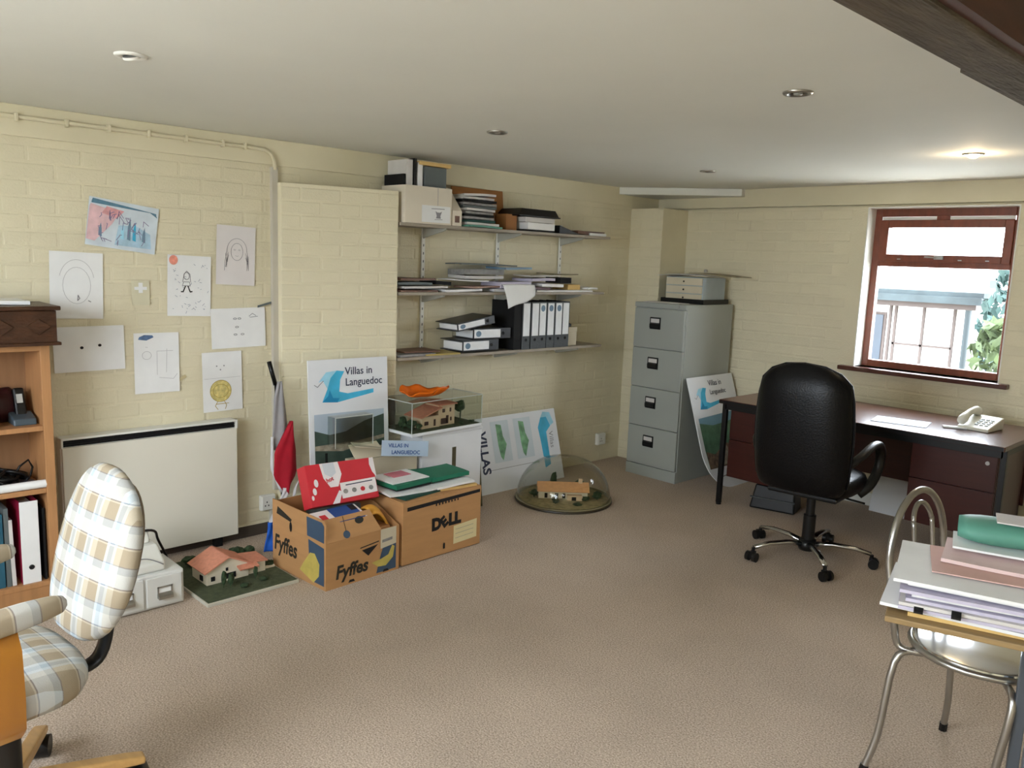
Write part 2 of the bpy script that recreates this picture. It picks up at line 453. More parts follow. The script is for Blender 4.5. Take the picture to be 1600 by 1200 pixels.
# pier beside the shelves (its face runs at an angle) and pier in the far corner
PA = Vector((0.06, 2.19)); PB = Vector((0.25, 2.83))
pier = struct(MB().prism([(-0.02, 2.19), tuple(PA), tuple(PB), (-0.02, 2.83)], 0, 1.965, 'z').build('wall_pier', m_cream))
cpier = struct(MB().box(-0.02, 0.315, 5.29, YF+0.02, 0, 2.035).build('wall_corner_pier', m_cream))

# bricks: painted, just proud of their joints
def brick_mesh(proud, bev):
    L, h = 0.2155, 0.0655
    b = MB(); x0, x1, z0, z1 = 0, L, 0, h
    back = [(x0, 0.004, z0), (x1, 0.004, z0), (x1, 0.004, z1), (x0, 0.004, z1)]
    mid = [(x0, -proud*0.15, z0), (x1, -proud*0.15, z0), (x1, -proud*0.15, z1), (x0, -proud*0.15, z1)]
    fr = [(x0+bev, -proud, z0+bev), (x1-bev, -proud, z0+bev), (x1-bev, -proud, z1-bev), (x0+bev, -proud, z1-bev)]
    fs = []
    for k in (0, 4):
        for i in range(4):
            fs.append((k+i, k+(i+1) % 4, k+4+(i+1) % 4, k+4+i))
    fs.append((8, 9, 10, 11))
    b.add(back+mid+fr, fs)
    return b
CAMP = Vector((4.2, 0, 1.6))
def lay_bricks(wall, origin, ang, length, z0, z1, proud, bev, keep=None, limit=300, jit=0.0009):
    src = brick_mesh(proud, bev); me = src.mesh('brick'); me.materials.append(m_cream)
    d = Vector((math.cos(ang), math.sin(ang), 0))
    spots = []
    n = int((z1-z0)/0.075+0.3)
    for c in range(n):
        z = z0+0.005+c*0.075
        if z+0.0655 > z1+0.002: continue
        u = -0.1125 if c % 2 else 0.0
        while u < length-0.03:
            a = max(u, 0.0); e = min(u+0.2155, length)
            if e-a > 0.03:
                if keep is None or keep(a, e, z, z+0.0655):
                    p = Vector(origin)+d*a; p.z = z
                    ctr = p+d*(e-a)/2
                    spots.append(((ctr-CAMP).length, p, (e-a)/0.2155))
            u += 0.225
    spots.sort(key=lambda s: s[0])
    rest = MB()
    nrm = Vector((math.sin(ang), -math.cos(ang), 0))
    for i, (_, p, sc) in enumerate(spots):
        q = p + nrm*random.uniform(-jit, jit)
        rz = ang+random.uniform(-0.004, 0.004)
        if i < limit:
            o = bpy.data.objects.new('brick', me); COL.objects.link(o); o.parent = wall
            o.location = q; o.rotation_euler = (random.uniform(-0.008, 0.008), random.uniform(-0.006, 0.006), rz); o.scale = (sc, 1, 1)
        else:
            M = T(q) @ RZ(rz) @ Matrix.Diagonal((sc, 1, 1, 1))
            rest.add([M @ Vector(v) for v in src.v], src.f)
    if rest.v:
        o = rest.build('brickwork', m_cream, wall, fix=False); o['kind'] = 'stuff'
def keep_left(a, e, z0, z1):
    y0, y1 = 0.55+a, 0.55+e
    if y0 > 2.19 and y1 < 2.83: return False
    if y0 < 0.9 and z1 < 1.3: return False          # behind the bookcase
    if y0 > 1.06 and y1 < 1.90 and 0.07 < z0 and z1 < 0.69: return False   # behind the heater
    return True
lay_bricks(wall_left, (0, 0.55, 0), PI/2, 5.29-0.55, 0.0, 2.05, 0.0022, 0.006, keep_left)
dv = PB-PA
lay_bricks(pier, (PA.x, PA.y, 0), math.atan2(dv.y, dv.x), dv.length, 0.0, 1.965, 0.0032, 0.006)
def keep_far(a, e, z0, z1):
    x0, x1 = 0.32+a, 0.32+e
    if x1 > WX0-0.005 and x0 < WX1+0.005 and z1 > WZ0-0.03: return False
    if x1 < 0.80 and z1 < 1.25: return False        # behind the filing cabinet
    return True
lay_bricks(wall_far, (0.32, YF, 0), 0.0, 3.0, 0.0, 2.03, 0.0026, 0.005, keep_far)
lay_bricks(cpier, (0.0, 5.29, 0), 0.0, 0.315, 0.0, 2.03, 0.0026, 0.005)

# low skirting strip under the far wall
struct(MB().box(0.32, XR, YF-0.016, YF, 0, 0.09).build('baseboard_far', m_white, bevel=0.004))

# ---------------------------------------------------------------- window in the far wall
FY0, FY1 = 5.735, 5.79
b = MB(); b.box(WX0, WX0+0.05, FY0, FY1, WZ0, WZ1); b.box(WX1-0.05, WX1, FY0, FY1, WZ0, WZ1)
b.box(WX0+0.05, WX1-0.05, FY0, FY1, 1.978, WZ1); b.box(WX0+0.05, WX1-0.05, FY0, FY1, WZ0, 1.0); b.box(WX0+0.05, WX1-0.05, FY0, FY1, 1.646, 1.69)
win = struct(b.build('window_1', m_window, bevel=0.004))
sash = MB()
sash.box(1.815, 1.872, FY0-0.018, FY1-0.01, 1.680, 1.955); sash.box(2.575, 2.625, FY0-0.018, FY1-0.01, 1.680, 1.955)
sash.box(1.872, 2.575, FY0-0.018, FY1-0.01, 1.905, 1.955); sash.box(1.872, 2.575, FY0-0.018, FY1-0.01, 1.680, 1.728)
sash = sash.build('vent_sash', m_window, win, bevel=0.004)
MB().box(1.87, 2.577, 5.755, 5.759, 1.726, 1.907).build('pane', m_glass, sash)
MB().box(1.81, 2.63, 5.76, 5.764, 0.995, 1.65).build('pane', m_glass, win)
MB().box(1.82, 2.17, FY0-0.006, FY0+0.02, 1.956, 1.976).build('vent_strip', m_white, win, bevel=0.002)
MB().box(2.25, 2.62, FY0-0.006, FY0+0.02, 1.956, 1.976).build('vent_strip', m_white, win, bevel=0.002)
MB().box(2.17, 2.25, FY0-0.012, FY0+0.02, 1.952, 1.985).build('vent_cover', m_window, win, bevel=0.003)
h = MB().box(2.185, 2.24, FY0-0.032, FY0-0.018, 1.70, 1.722).tube([(2.20, FY0-0.036, 1.711), (2.13, FY0-0.045, 1.713)], 0.006, 6)
h.build('stay_handle', m_steel, sash, smooth=True, auto=True)
for x in (1.95, 2.33, 2.49): MB().box(x, x+0.02, FY0-0.026, FY0-0.018, 1.694, 1.70).build('stay_peg', m_steel, sash)
# white reveals
b = MB(); b.box(WX0-0.001, WX0+0.006, YF-0.004, FY0, WZ0, WZ1); b.box(WX1-0.006, WX1+0.001, YF-0.004, FY0, WZ0, WZ1); b.box(WX0+0.006, WX1-0.006, YF-0.004, FY0, WZ1-0.006, WZ1+0.001)
struct(b.build('trim_5', m_white))
MB().box(1.675, 2.735, YF-0.055, FY0+0.002, 0.925, 0.955).build('window_sill', m_sill, win, bevel=0.006)

# ---------------------------------------------------------------- beyond the window
m_ground = mat('pale_yard', S(205, 202, 194), 0.9, var=0.1, scale=0.8)
m_render = mat('pale_rendered_wall', S(214, 210, 204), 0.8, var=0.05)
m_slate = mat('blue_grey_fascia', S(42, 50, 52), 0.8, var=0.4, scale=3)
m_pipe = mat('grey_blue_pipe', S(50, 58, 62), 0.5)
m_timber = mat('weathered_timber', S(62, 52, 48), 0.7, var=0.1)
m_outglass = mat('dark_window_glass', S(36, 44, 54), 0.15, var=0.05)
m_leaf = mat('yellow_green_leaves', S(52, 64, 34), 0.7, var=0.4, scale=3)  # yellowish-green foliage colour
m_leaf2 = mat('blue_green_leaves', S(36, 58, 54), 0.7, var=0.3, scale=3)
struct(MB().box(-60, 60, -60, 60, -0.6, -0.5).build('ground', m_ground))
hs = thing('neighbour_house', 'pale rendered house with timber strips seen through the window', 'building', (-2.0, 13, -0.5))
MB().box(-2.5, 2.25, 0, 4, 0, 1.72).build('wall', m_render, hs)
rf = MB().box(-2.7, 2.45, -0.35, 4.2, 1.78, 1.87).build('roof', m_slate, hs)
MB().box(-2.7, 2.45, -0.43, -0.35, 1.70, 1.80).build('gutter', m_slate, rf)
MB().box(-2.6, 2.35, -0.3, 0.05, 1.62, 1.72).build('soffit', m_timber, hs)
wf = MB().box(0.70, 1.02, -0.03, 0.02, 0.55, 1.5).build('window', m_timber, hs)
MB().box(0.75, 0.98, -0.045, -0.03, 0.6, 1.46).build('pane', m_outglass, wf)
for x in (1.06, 1.14, 1.55, 1.98): MB().box(x, x+0.035, -0.04, 0.01, 0.2, 1.66).build('timber_strip', m_timber, hs)
MB().box(1.14, 2.0, -0.04, 0.01, 1.02, 1.05).build('timber_strip', m_timber, hs)
MB().tube([(2.2, -0.1, 0), (2.2, -0.1, 1.65), (2.25, -0.35, 1.75)], 0.045, 8).build('downpipe', m_pipe, hs, smooth=True)
def bush(name, label, c, r, hz, mleaf, n=420):
    t = thing(name, label, 'tree', (c[0], c[1], -0.5))
    MB().tube([(0, 0, 0), (0.03, 0, hz*0.5), (0, 0.05, hz*0.8)], [0.07, 0.06, 0.03], 7).build('trunk', m_timber, t, smooth=True)
    b = MB()
    for i in range(n):
        a = random.uniform(0, 2*PI); k = random.random()**0.4; e = random.uniform(-1, 1)
        p = Vector((r*k*math.cos(a)*math.sqrt(1-e*e*0.8), r*k*math.sin(a)*math.sqrt(1-e*e*0.8), hz*0.62+e*hz*0.42))
        s = random.uniform(0.05, 0.13); M = T(p) @ Euler((random.uniform(0, 6), random.uniform(0, 6), random.uniform(0, 6))).to_matrix().to_4x4()
        b.add([M @ Vector(v) for v in ((-s, 0, 0), (0, s*0.5, 0), (s, 0, 0), (0, -s*0.5, 0.01))], [(0, 1, 2, 3)])
    o = b.build('foliage', mleaf, t, fix=False); o['kind'] = 'stuff'
bush('garden_tree', 'blue-green leafy tree at the right of the window view', (1.02, 11.9, 0), 0.40, 2.1, m_leaf2)
bush('garden_shrub', 'bright green shrub low at the right of the window view', (1.22, 10.9, 0), 0.36, 1.5, m_leaf)

# ---------------------------------------------------------------- surface wiring
con = thing('cable_conduit', 'cream conduit along the top of the left wall turning down', 'conduit')
path = [(0.026, YB+0.05, 2.135), (0.026, 0.5, 2.137), (0.026, 1.4, 2.135), (0.026, 2.03, 2.132)]
for k in range(1, 7):
    a = PI/2*k/6; path.append((0.026, 2.10+0.075*math.sin(a)-0.0, 2.132-0.075*(1-math.cos(a))))
path.append((0.026, 2.176, 2.03))
MB().tube(path, 0.010, 8).build('pipe', m_creamflat, con, smooth=True)
for y in (0.6, 0.95, 1.15, 1.33, 1.51, 1.69, 1.88, 2.0): MB().box(0.012, 0.04, y, y+0.014, 2.117, 2.152).build('pipe_clip', m_creamflat, con, bevel=0.003)
tr = MB().box(0.0, 0.028, 2.158, 2.194, 0.25, 2.045).box(0.0, 0.022, 2.135, 2.16, 0.0, 0.14)
tag(tr.build('cable_trunking', mat('grey_white_trunking', S(196, 190, 176), 0.5, var=0.04), bevel=0.003), 'pale vertical cable trunking in the corner left of the pier', 'trunking')
def socket(name, label, M, w=0.088):
    t = thing(name, label, 'socket'); t.matrix_world = M
    MB().box(-w/2, w/2, -0.03, 0, -w/2, w/2).build('back_box', m_plastic, t, bevel=0.004)
    MB().box(-w/2+0.004, w/2-0.004, -0.036, -0.03, -w/2+0.004, w/2-0.004).build('face_plate', m_plastic, t, bevel=0.003)
    MB().box(0.012, 0.026, -0.042, -0.036, 0.004, 0.024).build('rocker', m_plastic, t, bevel=0.002)
    for (x, z) in ((-0.012, 0.006), (-0.022, -0.014), (-0.002, -0.014)):
        MB().box(x-0.003, x+0.003, -0.0368, -0.0355, z-0.004, z+0.004).build('pin_hole', m_blackmatt, t)
socket('wall_socket', 'white square wall socket beside the heater and flag', T((0.004, 2.118, 0.185)) @ RZ(PI/2))
socket('wall_socket', 'cream wall socket low in the corner left of the filing cabinet', T((0.004, 5.03, 0.185)) @ RZ(PI/2), 0.095)

# ---------------------------------------------------------------- ceiling downlights
lamps = [(1.413, 0.967, 'white tilting downlight at the left of the ceiling', False),
         (2.774, 2.65, 'unlit chrome downlight near the oak beam', False),
         (1.256, 2.669, 'unlit downlight in the ceiling above the shelves', False),
         (1.231, 4.475, 'small unlit downlight nearest the far left corner', False),
         (2.763, 4.431, 'glowing warm downlight in the ceiling near the window', True)]
m_bulb = mat('lit_bulb', (1, 0.85, 0.6), 0.5, var=0, emit=(1.0, 0.78, 0.45), estr=2.2)
m_bulboff = mat('unlit_bulb_glass', S(150, 150, 145), 0.2, var=0.05)
for i, (x, y, lab, lit) in enumerate(lamps):
    t = thing('ceiling_downlight', lab, 'light', (x, y, H), group='recessed ceiling downlights')
    rim = [(0.030, -0.002), (0.034, -0.008), (0.046, -0.008), (0.050, -0.004), (0.050, 0.002), (0.030, 0.004), (0.030, -0.002)]
    MB().lathe(rim, 28).build('rim', m_white if i == 0 else m_steel, t, smooth=True)
    if lit:
        MB().lathe([(0.030, -0.003), (0.026, -0.014), (0.015, -0.021), (0.0001, -0.023)], 20).build('bulb', m_bulb, t, smooth=True)
        l = bpy.data.lights.new('lamp_glow', 'POINT'); l.energy = 0.12; l.color = (1, 0.75, 0.45); l.shadow_soft_size = 0.02
        lo = bpy.data.objects.new('lamp_glow', l); COL.objects.link(lo); lo.location = (x, y, H-0.06)
    else:
        MB().lathe([(0.0001, -0.001), (0.030, -0.001), (0.030, 0.003), (0.0001, 0.003)], 20).build('recess', m_blackmatt, t)
        if i == 0:
            tb = MB().lathe([(0.0001, 0), (0.026, 0.0), (0.026, 0.008), (0.0001, 0.008)], 20)
            o = tb.build('tilted_lamp', m_white, t, smooth=True, auto=True); o.location = (0.006, 0.0, -0.012); o.rotation_euler = (0.35, 0.3, 0)
        else:
            MB().lathe([(0.018, -0.002), (0.014, -0.009), (0.0001, -0.011)], 16).build('bulb', m_bulboff, t, smooth=True)

# ================================================================ LEFT SIDE
# ---------------------------------------------------------------- bookcase
bk = thing('bookcase', 'light beech bookcase against the left wall under a dark chest', 'bookcase', (0.012, 0.19, 0))
W, D, HB = 0.79, 0.268, 1.165     # along y, depth x, height
for y in (0, W-0.038): MB().box(0, D, y, y+0.038, 0, HB).build('side_panel', m_beech, bk, bevel=0.002)
MB().box(0, D, 0.038, W-0.038, HB-0.028, HB).build('top_panel', m_beech, bk, bevel=0.002)
MB().box(0, 0.006, 0.038, W-0.038, 0.1, HB-0.028).build('back_panel', m_beechback, bk)
for z in (0.785, 0.505): MB().box(0.006, D-0.005, 0.038, W-0.038, z, z+0.022).build('shelf', m_beech, bk, bevel=0.002)
MB().box(0.006, D-0.003, 0.038, W-0.038, 0.078, 0.10).build('shelf', m_beech, bk, bevel=0.002)
MB().box(D-0.022, D-0.006, 0.038, W-0.038, 0, 0.078).build('plinth', m_beech, bk)
ch = thing('carved_chest', 'dark carved oak chest standing on the bookcase', 'chest', (0.03, 0.30, 1.165))
MB().box(0, 0.30, 0, 0.70, 0.012, 0.148).build('body', m_darkwood, ch, bevel=0.003)
MB().box(-0.01, 0.315, -0.012, 0.715, 0.150, 0.168).build('lid', m_darkwood, ch, bevel=0.004)
MB().box(-0.008, 0.312, -0.01, 0.713, 0.0, 0.014).build('base_moulding', m_darkwood, ch, bevel=0.003)
for k in range(5):                                     # carved lozenges on the front
    y = 0.07+k*0.14
    MB().prism([(y-0.05, 0.08), (y, 0.045), (y+0.05, 0.08), (y, 0.115)], 0.296, 0.306, 'x').build('carved_lozenge', m_darkwood, ch, bevel=0.003)
pp = MB().sheet(lambda u, v: (0.05+0.21*v, 0.62+0.30*u, 1.335+0.009*1+0.002*math.sin(5*u)), 6, 4, 0.016)
tag(pp.build('paper_pad', m_paper, bevel=0.001), 'white pad of paper on top of the dark chest', 'paper')

# things on the bookcase shelves
t = thing('desk_telephone', 'black and grey cordless phone on the upper bookcase shelf', 'phone', (0.17, 0.885, 0.807))
MB().prism([(-0.05, 0), (0.06, 0), (0.05, 0.028), (-0.04, 0.05)], -0.045, 0.045, 'y').build('cradle', mat('slate_plastic', S(72, 84, 92), 0.35), t, bevel=0.006)
MB().box(-0.018, 0.012, -0.022, 0.022, 0.03, 0.16, M=RY(-0.35)).build('handset', m_black, t, bevel=0.008)
MB().box(0.0125, 0.0135, -0.012, 0.012, 0.09, 0.13, M=RY(-0.35)).build('screen', mat('lcd_grey', S(190, 194, 190), 0.3), t)
bag = MB().ball((0.0, 0.0, 0.075), 0.055, 0.075, 0.077, 14, 8, 0.1)
o = tag(bag.build('leather_pouch', mat('oxblood_leather', S(52, 14, 18), 0.5, var=0.2), smooth=True), 'dark oxblood pouch behind the phone on the bookcase', 'bag'); o.location = (0.085, 0.83, 0.807)
o = tag(MB().box(0, 0.17, 0, 0.03, 0, 0.16).build('paperback_book', m_redfile, bevel=0.002), 'crimson book at the left of the upper bookcase shelf', 'book'); place(o, (0.07, 0.735, 0.807))
cb = MB()
for k in range(9):
    pts = []
    cx, cy = random.uniform(0.08, 0.19), random.uniform(0.70, 0.86); r = random.uniform(0.035, 0.06); tilt = random.uniform(0.4, 1.3); ph = random.uniform(0, 6)
    for i in range(16):
        a = 2*PI*i/16; pts.append((cx+r*math.cos(a), cy+r*1.2*math.sin(a)*math.cos(tilt*0.5), max(0.536, 0.575+r*0.9*math.sin(a+ph)*math.sin(tilt))))
    cb.tube(pts, 0.007, 6, closed=True)
cb.ball((0.16, 0.80, 0.560), 0.03, 0.05, 0.024, 10, 6)
tag(cb.build('cable_bundle', m_black, smooth=True), 'tangle of black cables on the middle bookcase shelf', 'cables')
lp = [(0.15, 0.84, 0.56), (0.15, 0.87, 0.61), (0.15, 0.905, 0.635), (0.15, 0.92, 0.60), (0.15, 0.91, 0.56), (0.16, 0.89, 0.545)]
tag(MB().tube(lp, 0.005, 6).build('curled_cable', m_black, smooth=True), 'loop of thin black cable beside the cable tangle', 'cable')
o = tag(MB().box(-0.09, 0.09, -0.12, 0.12, 0, 0.012).build('slate_folder', mat('slate_folder_cover', S(94, 92, 104), 0.4), bevel=0.002), 'flat slate grey folder under the cables on the bookcase', 'folder')
place(o, (0.13, 0.80, 0.527), 0.2)
tb = MB().tube([(0.262, 0.50, 0.546), (0.262, 0.95, 0.546)], 0.018, 14)
tag(tb.build('paper_roll', m_paper, smooth=True, auto=True), 'white paper roll along the front of the middle bookcase shelf', 'roll')

def lever_file(name, label, cover, label_mat, w=0.075, hgt=0.32, dep=0.285, group=None, cat='binder', grey=None, logo=None):
    """stands on z=0; spine faces -y, width along x, depth towards +y"""
    t = thing(name, label, cat, group=group)
    MB().box(0, 0.004, 0.004, dep, 0, hgt).build('cover', cover, t, bevel=0.001)
    MB().box(w-0.004, w, 0.004, dep, 0, hgt).build('cover', cover, t, bevel=0.001)
    MB().box(0, w, 0, 0.004, 0, hgt).build('spine', grey or cover, t, bevel=0.001)
    MB().box(0.006, w-0.014, 0.012, dep-0.012, 0.008, hgt-0.02).build('pages', m_paper, t)
    if label_mat:
        lb = MB().box(0.008, w-0.008, -0.0015, 0, hgt*0.28, hgt*0.97).build('spine_label', label_mat, t)
        if logo:
            flat(lb, ell(w*0.5, hgt*0.86, w*0.28, hgt*0.07, 14), logo, -0.002, 'logo')
    h = MB(); h.lathe([(0.006, 0), (0.011, 0), (0.011, 0.003), (0.006, 0.003), (0.006, 0)], 16)
    me = h.mesh('finger_ring', True); me.transform(T((w/2, 0, hgt*0.2)) @ RX(PI/2)); me.materials.append(m_black)
    o = bpy.data.objects.new('finger_ring', me); COL.objects.link(o); o.parent = t
    MB().box(w/2-0.006, w/2+0.006, -0.001, 0.001, hgt*0.2-0.006, hgt*0.2+0.006).build('finger_hole', m_blackmatt, t)
    return t
# bottom shelf: red binder with white spine and neighbours
t = lever_file('lever_arch_file', 'dark red lever arch binder with a plain white spine', m_redfile, None, w=0.072, hgt=0.375, dep=0.235, grey=m_paper)
place(t, (0.262, 0.835, 0.1), PI/2)
for (y, w, h, m_, lab, lean) in [(0.797, 0.016, 0.30, m_paper2, 'thin off-white booklet left of the red binder', 0.02), (0.776, 0.018, 0.355, m_greyfold, 'tall slim grey folder left of the red binder', 0.0),
                                 (0.735, 0.036, 0.33, mat('petrol_blue_folder', S(40, 92, 112), 0.5), 'petrol blue folder at the left of the bottom bookcase shelf', 0.0),
                                 (0.925, 0.010, 0.33, m_blackmatt, 'thin black folder leaning right of the red binder', 0.0)]:
    o = tag(MB().box(-0.2, 0, 0, w, 0, h).build('slim_folder', m_, bevel=0.001), lab, 'folder'); place(o, (0.25, y, 0.1), rot=(lean, 0, 0))

# ---------------------------------------------------------------- drawings pinned to the wall
def wall_sheet(label, cy, cz, w, h, rot, m_=None, name='wall_drawing', curl=0.006):
    """paper on the left wall; local x along the wall, z up, faces -y(local) = into the room"""
    t = thing(name, label, 'drawing', group='drawings taped to the brick wall')
    t.matrix_world = T((0.0075, cy, cz)) @ RZ(PI/2) @ RY(-rot)
    ph = random.uniform(0, 6)
    b = MB().sheet(lambda u, v: ((u-0.5)*w, -0.0015-curl*max(0, abs(u-0.5)*2-0.7)*(0.5+0.5*math.sin(ph+3*v)), (v-0.5)*h), 10, 8, 0.0006)
    b.build('sheet', m_ or m_paper, t)
    return t
def circ(cx, cz, rx, rz, n=24, a0=0, a1=2*PI): return [(cx+rx*math.cos(a0+(a1-a0)*i/n), cz+rz*math.sin(a0+(a1-a0)*i/n)) for i in range(n+1)]
YO = -0.0028
t = wall_sheet('large colourful landscape painting taped at a tilt, topmost left', 1.39, 1.69, 0.32, 0.225, -0.125, mat('pale_blue_wash_paper', S(206, 216, 224), 0.8, var=0.1, scale=12))
flat(t, [(-0.155, 0.085), (0.12, 0.085), (0.155, 0.065), (0.155, 0.085), (-0.155, 0.108)], mat('slate_blue_wash', S(92, 130, 152), 0.8, var=0.2, scale=20), YO, 'painted_sky')
m_pw = mat('pink_wash', S(222, 186, 190), 0.8, var=0.15, scale=20); m_bw = mat('watery_blue_wash', S(170, 200, 218), 0.8, var=0.15, scale=25)
flat(t, [(-0.158, -0.085), (-0.12, -0.09), (-0.05, 0.0), (-0.02, 0.06), (-0.155, 0.082)], m_pw, YO, 'painted_hill')
flat(t, [(-0.10, 0.045), (-0.03, 0.03), (0.0, 0.07), (-0.08, 0.08)], mat('salmon_wash', S(216, 158, 160), 0.8, var=0.2, scale=30), YO-0.0002, 'painted_roof')
flat(t, [(-0.03, -0.095), (0.14, -0.09), (0.13, -0.02), (0.06, 0.01), (-0.02, 0.0)], m_bw, YO, 'painted_water')
for (x, h_, c) in ((0.0, 0.08, m_aquapale), (0.03, 0.11, m_bluegrey), (0.055, 0.09, m_aqua), (0.10, 0.07, m_bluegrey), (-0.10, 0.06, m_bluegrey)):
    flat(t, [(x-0.006, -0.06), (x+0.010, -0.065), (x+0.006, -0.06+h_*0.6), (x+0.001, -0.06+h_), (x-0.007, -0.06+h_*0.5)], c, YO-0.0003, 'painted_figure')
ls = []
for k in range(26):
    x = random.uniform(-0.14, 0.12); z = random.uniform(-0.09, 0.03); ls.append([(x, z), (x+random.uniform(-0.015, 0.02), z+random.uniform(0.01, 0.04)), (x+random.uniform(0, 0.03), z+random.uniform(-0.01, 0.04))])
strokes(t, ls, mat('violet_pencil', S(134, 124, 156), 0.8, var=0), 0.003, YO-0.0004)
t = wall_sheet('faint pencil portrait with one dark mark, beside the dark chest', 1.175, 1.405, 0.23, 0.31, -0.03)
strokes(t, [circ(0.0, 0.02, 0.075, 0.10, 24, 0.2, 2.9), circ(0.0, 0.0, 0.06, 0.085)], mat('faint_pencil', S(186, 184, 186), 0.8, var=0), 0.002, YO)
strokes(t, [[(0.005, -0.045), (0.012, -0.06), (0.003, -0.07), (0.005, -0.045)], [(0.05, -0.07), (0.06, -0.075)]], m_pencil, 0.004, YO, 'dark_mark')
t = wall_sheet('busy sketch of a small figure with an orange sun in its corner', 1.705, 1.405, 0.223, 0.308, -0.03)
flat(t, ell(-0.082, 0.128, 0.022, 0.024, 16), mat('salmon_crayon', S(232, 150, 130), 0.8, var=0.15, scale=60), YO, 'orange_sun')
fig = [circ(-0.015, 0.05, 0.014, 0.018), [(-0.035, 0.02), (-0.028, 0.06), (-0.015, 0.075), (0.002, 0.06), (0.006, 0.02)], [(-0.03, 0.02), (0.0, 0.02), (0.004, 0.0), (-0.036, 0.0), (-0.03, 0.02)]]
strokes(t, fig, m_pencil, 0.003, YO)
strokes(t, [[(-0.02, 0.0), (-0.032, -0.03), (-0.042, -0.03)], [(-0.008, 0.0), (0.004, -0.03), (0.014, -0.028)]], m_ink, 0.006, YO, 'dark_legs')
ls = [[(x, z), (x+random.uniform(-0.012, 0.012), z+random.uniform(-0.012, 0.012))] for (x, z) in [(random.uniform(-0.095, 0.095), random.uniform(-0.13, 0.11)) for _ in range(46)]]
strokes(t, ls, mat('blue_grey_pencil', S(150, 156, 170), 0.8, var=0), 0.0022, YO, 'doodles')
t = wall_sheet('pencil portrait of a long-haired figure, upper right by the pipe', 1.957, 1.566, 0.215, 0.31, -0.04, mat('pinkish_white_paper', S(224, 218, 216), 0.8, var=0.03))
strokes(t, [circ(0.005, 0.02, 0.033, 0.045), circ(0.005, 0.025, 0.055, 0.065, 18, 0, PI), [(-0.05, 0.025), (-0.06, -0.03), (-0.062, -0.08)], [(0.06, 0.025), (0.068, -0.02), (0.072, -0.075)]], m_pencil, 0.0022, YO)
ls = [[(s*random.uniform(0.043, 0.066)+0.005, random.uniform(-0.02, 0.02)), (s*random.uniform(0.05, 0.07)+0.005, random.uniform(-0.08, -0.03))] for s in (-1, 1) for _ in range(7)]
strokes(t, ls, m_pencil, 0.0018, YO, 'hair')
strokes(t, [circ(-0.008, 0.03, 0.005, 0.003, 8), circ(0.018, 0.03, 0.005, 0.003, 8), [(-0.004, 0.0), (0.005, -0.003), (0.014, 0.0)]], m_pencil, 0.0014, YO, 'face')
t = wall_sheet('wide sheet with two black dots like eyes, lower left', 1.22, 1.105, 0.315, 0.215, 0.01)
for x in (-0.035, 0.045):
    flat(t, ell(x, 0.01+x*0.1, 0.008, 0.007, 12), m_ink, YO, 'dot')
t = wall_sheet('upright sheet with a blue blot at its top left corner', 1.532, 1.018, 0.222, 0.305, -0.005)
flat(t, [(-0.09, 0.12), (-0.05, 0.115), (-0.015, 0.13), (-0.02, 0.14), (-0.06, 0.143), (-0.085, 0.133)], mat('blue_ink_wash', S(94, 120, 156), 0.8, var=0.3, scale=40), YO, 'blue_blot')
strokes(t, [circ(-0.05, 0.04, 0.022, 0.02), [(-0.045, 0.08), (-0.055, 0.082)], [(0.0, 0.06), (0.0, -0.06)], [(0.05, 0.07), (0.045, -0.05)], [(0.08, 0.06), (0.0, 0.06)], [(0.01, -0.075), (0.08, -0.085), (0.1, -0.06)]], mat('faint_pencil', S(186, 184, 186), 0.8, var=0), 0.002, YO)
t = wall_sheet('wide faint sketch with small marks below the portrait', 1.967, 1.182, 0.305, 0.213, 0.02)
for (x, z) in ((-0.02, 0.05), (0.005, 0.05), (-0.01, 0.005), (-0.02, -0.035), (0.02, -0.035)):
    strokes(t, [circ(x, z, 0.009, 0.004, 10)], m_pencil, 0.003, YO, 'mark')
strokes(t, [[(0.06, 0.06), (0.08, 0.075), (0.1, 0.062)], [(0.065, 0.055), (0.11, 0.058)]], m_pencil, 0.003, YO, 'mark')
sc = MB().sheet(lambda u, v: (0.012+0.012*u, 2.075+0.075*u, 1.295+0.022*u+0.012*(v-0.5)), 5, 2, 0.0008)
tag(sc.build('torn_paper_scrap', m_greyfold), 'small curled dark scrap taped beside the wide faint sketch', 'paper')
t = wall_sheet('sheet with a yellow flower head above the heater', 1.872, 0.897, 0.218, 0.32, 0.015)
flat(t, ell(-0.012, -0.05, 0.058, 0.058, 24), mat('yellow_crayon', S(214, 198, 128), 0.8, var=0.25, scale=50), YO, 'flower_head')
m_ochre = mat('ochre_crayon', S(176, 150, 70), 0.8, var=0.1)
strokes(t, [circ(-0.012, -0.05, 0.058, 0.058), circ(-0.012, -0.05, 0.042, 0.036), [(-0.03, -0.105), (-0.045, -0.13), (-0.03, -0.15)], [(0.005, -0.105), (0.018, -0.13), (0.01, -0.15)], [(-0.04, -0.12), (0.03, -0.12)]], m_ochre, 0.003, YO-0.0003)
for (x, z) in ((-0.03, 0.085), (0.01, 0.085), (-0.01, 0.065)): flat(t, ell(x, z, 0.004, 0.004, 8), m_pencil, YO, 'dot')
strokes(t, [[(-0.1, 0.02), (0.1, 0.02)]], mat('faint_pencil', S(186, 184, 186), 0.8, var=0), 0.0016, YO, 'fold_line')
t = wall_sheet('tiny pale cut-out cross shape glued between the drawings', 1.463, 1.37, 0.085, 0.12, 0.0, mat('cream_tracing_paper', S(212, 206, 178), 0.8, var=0.04), curl=0.002)
flat(t, [(-0.01, 0.0), (0.01, 0.0), (0.01, 0.015), (0.03, 0.015), (0.03, 0.03), (0.01, 0.03), (0.01, 0.05), (-0.01, 0.05), (-0.01, 0.03), (-0.03, 0.03), (-0.03, 0.015), (-0.01, 0.015)], m_paper, YO, 'cross')
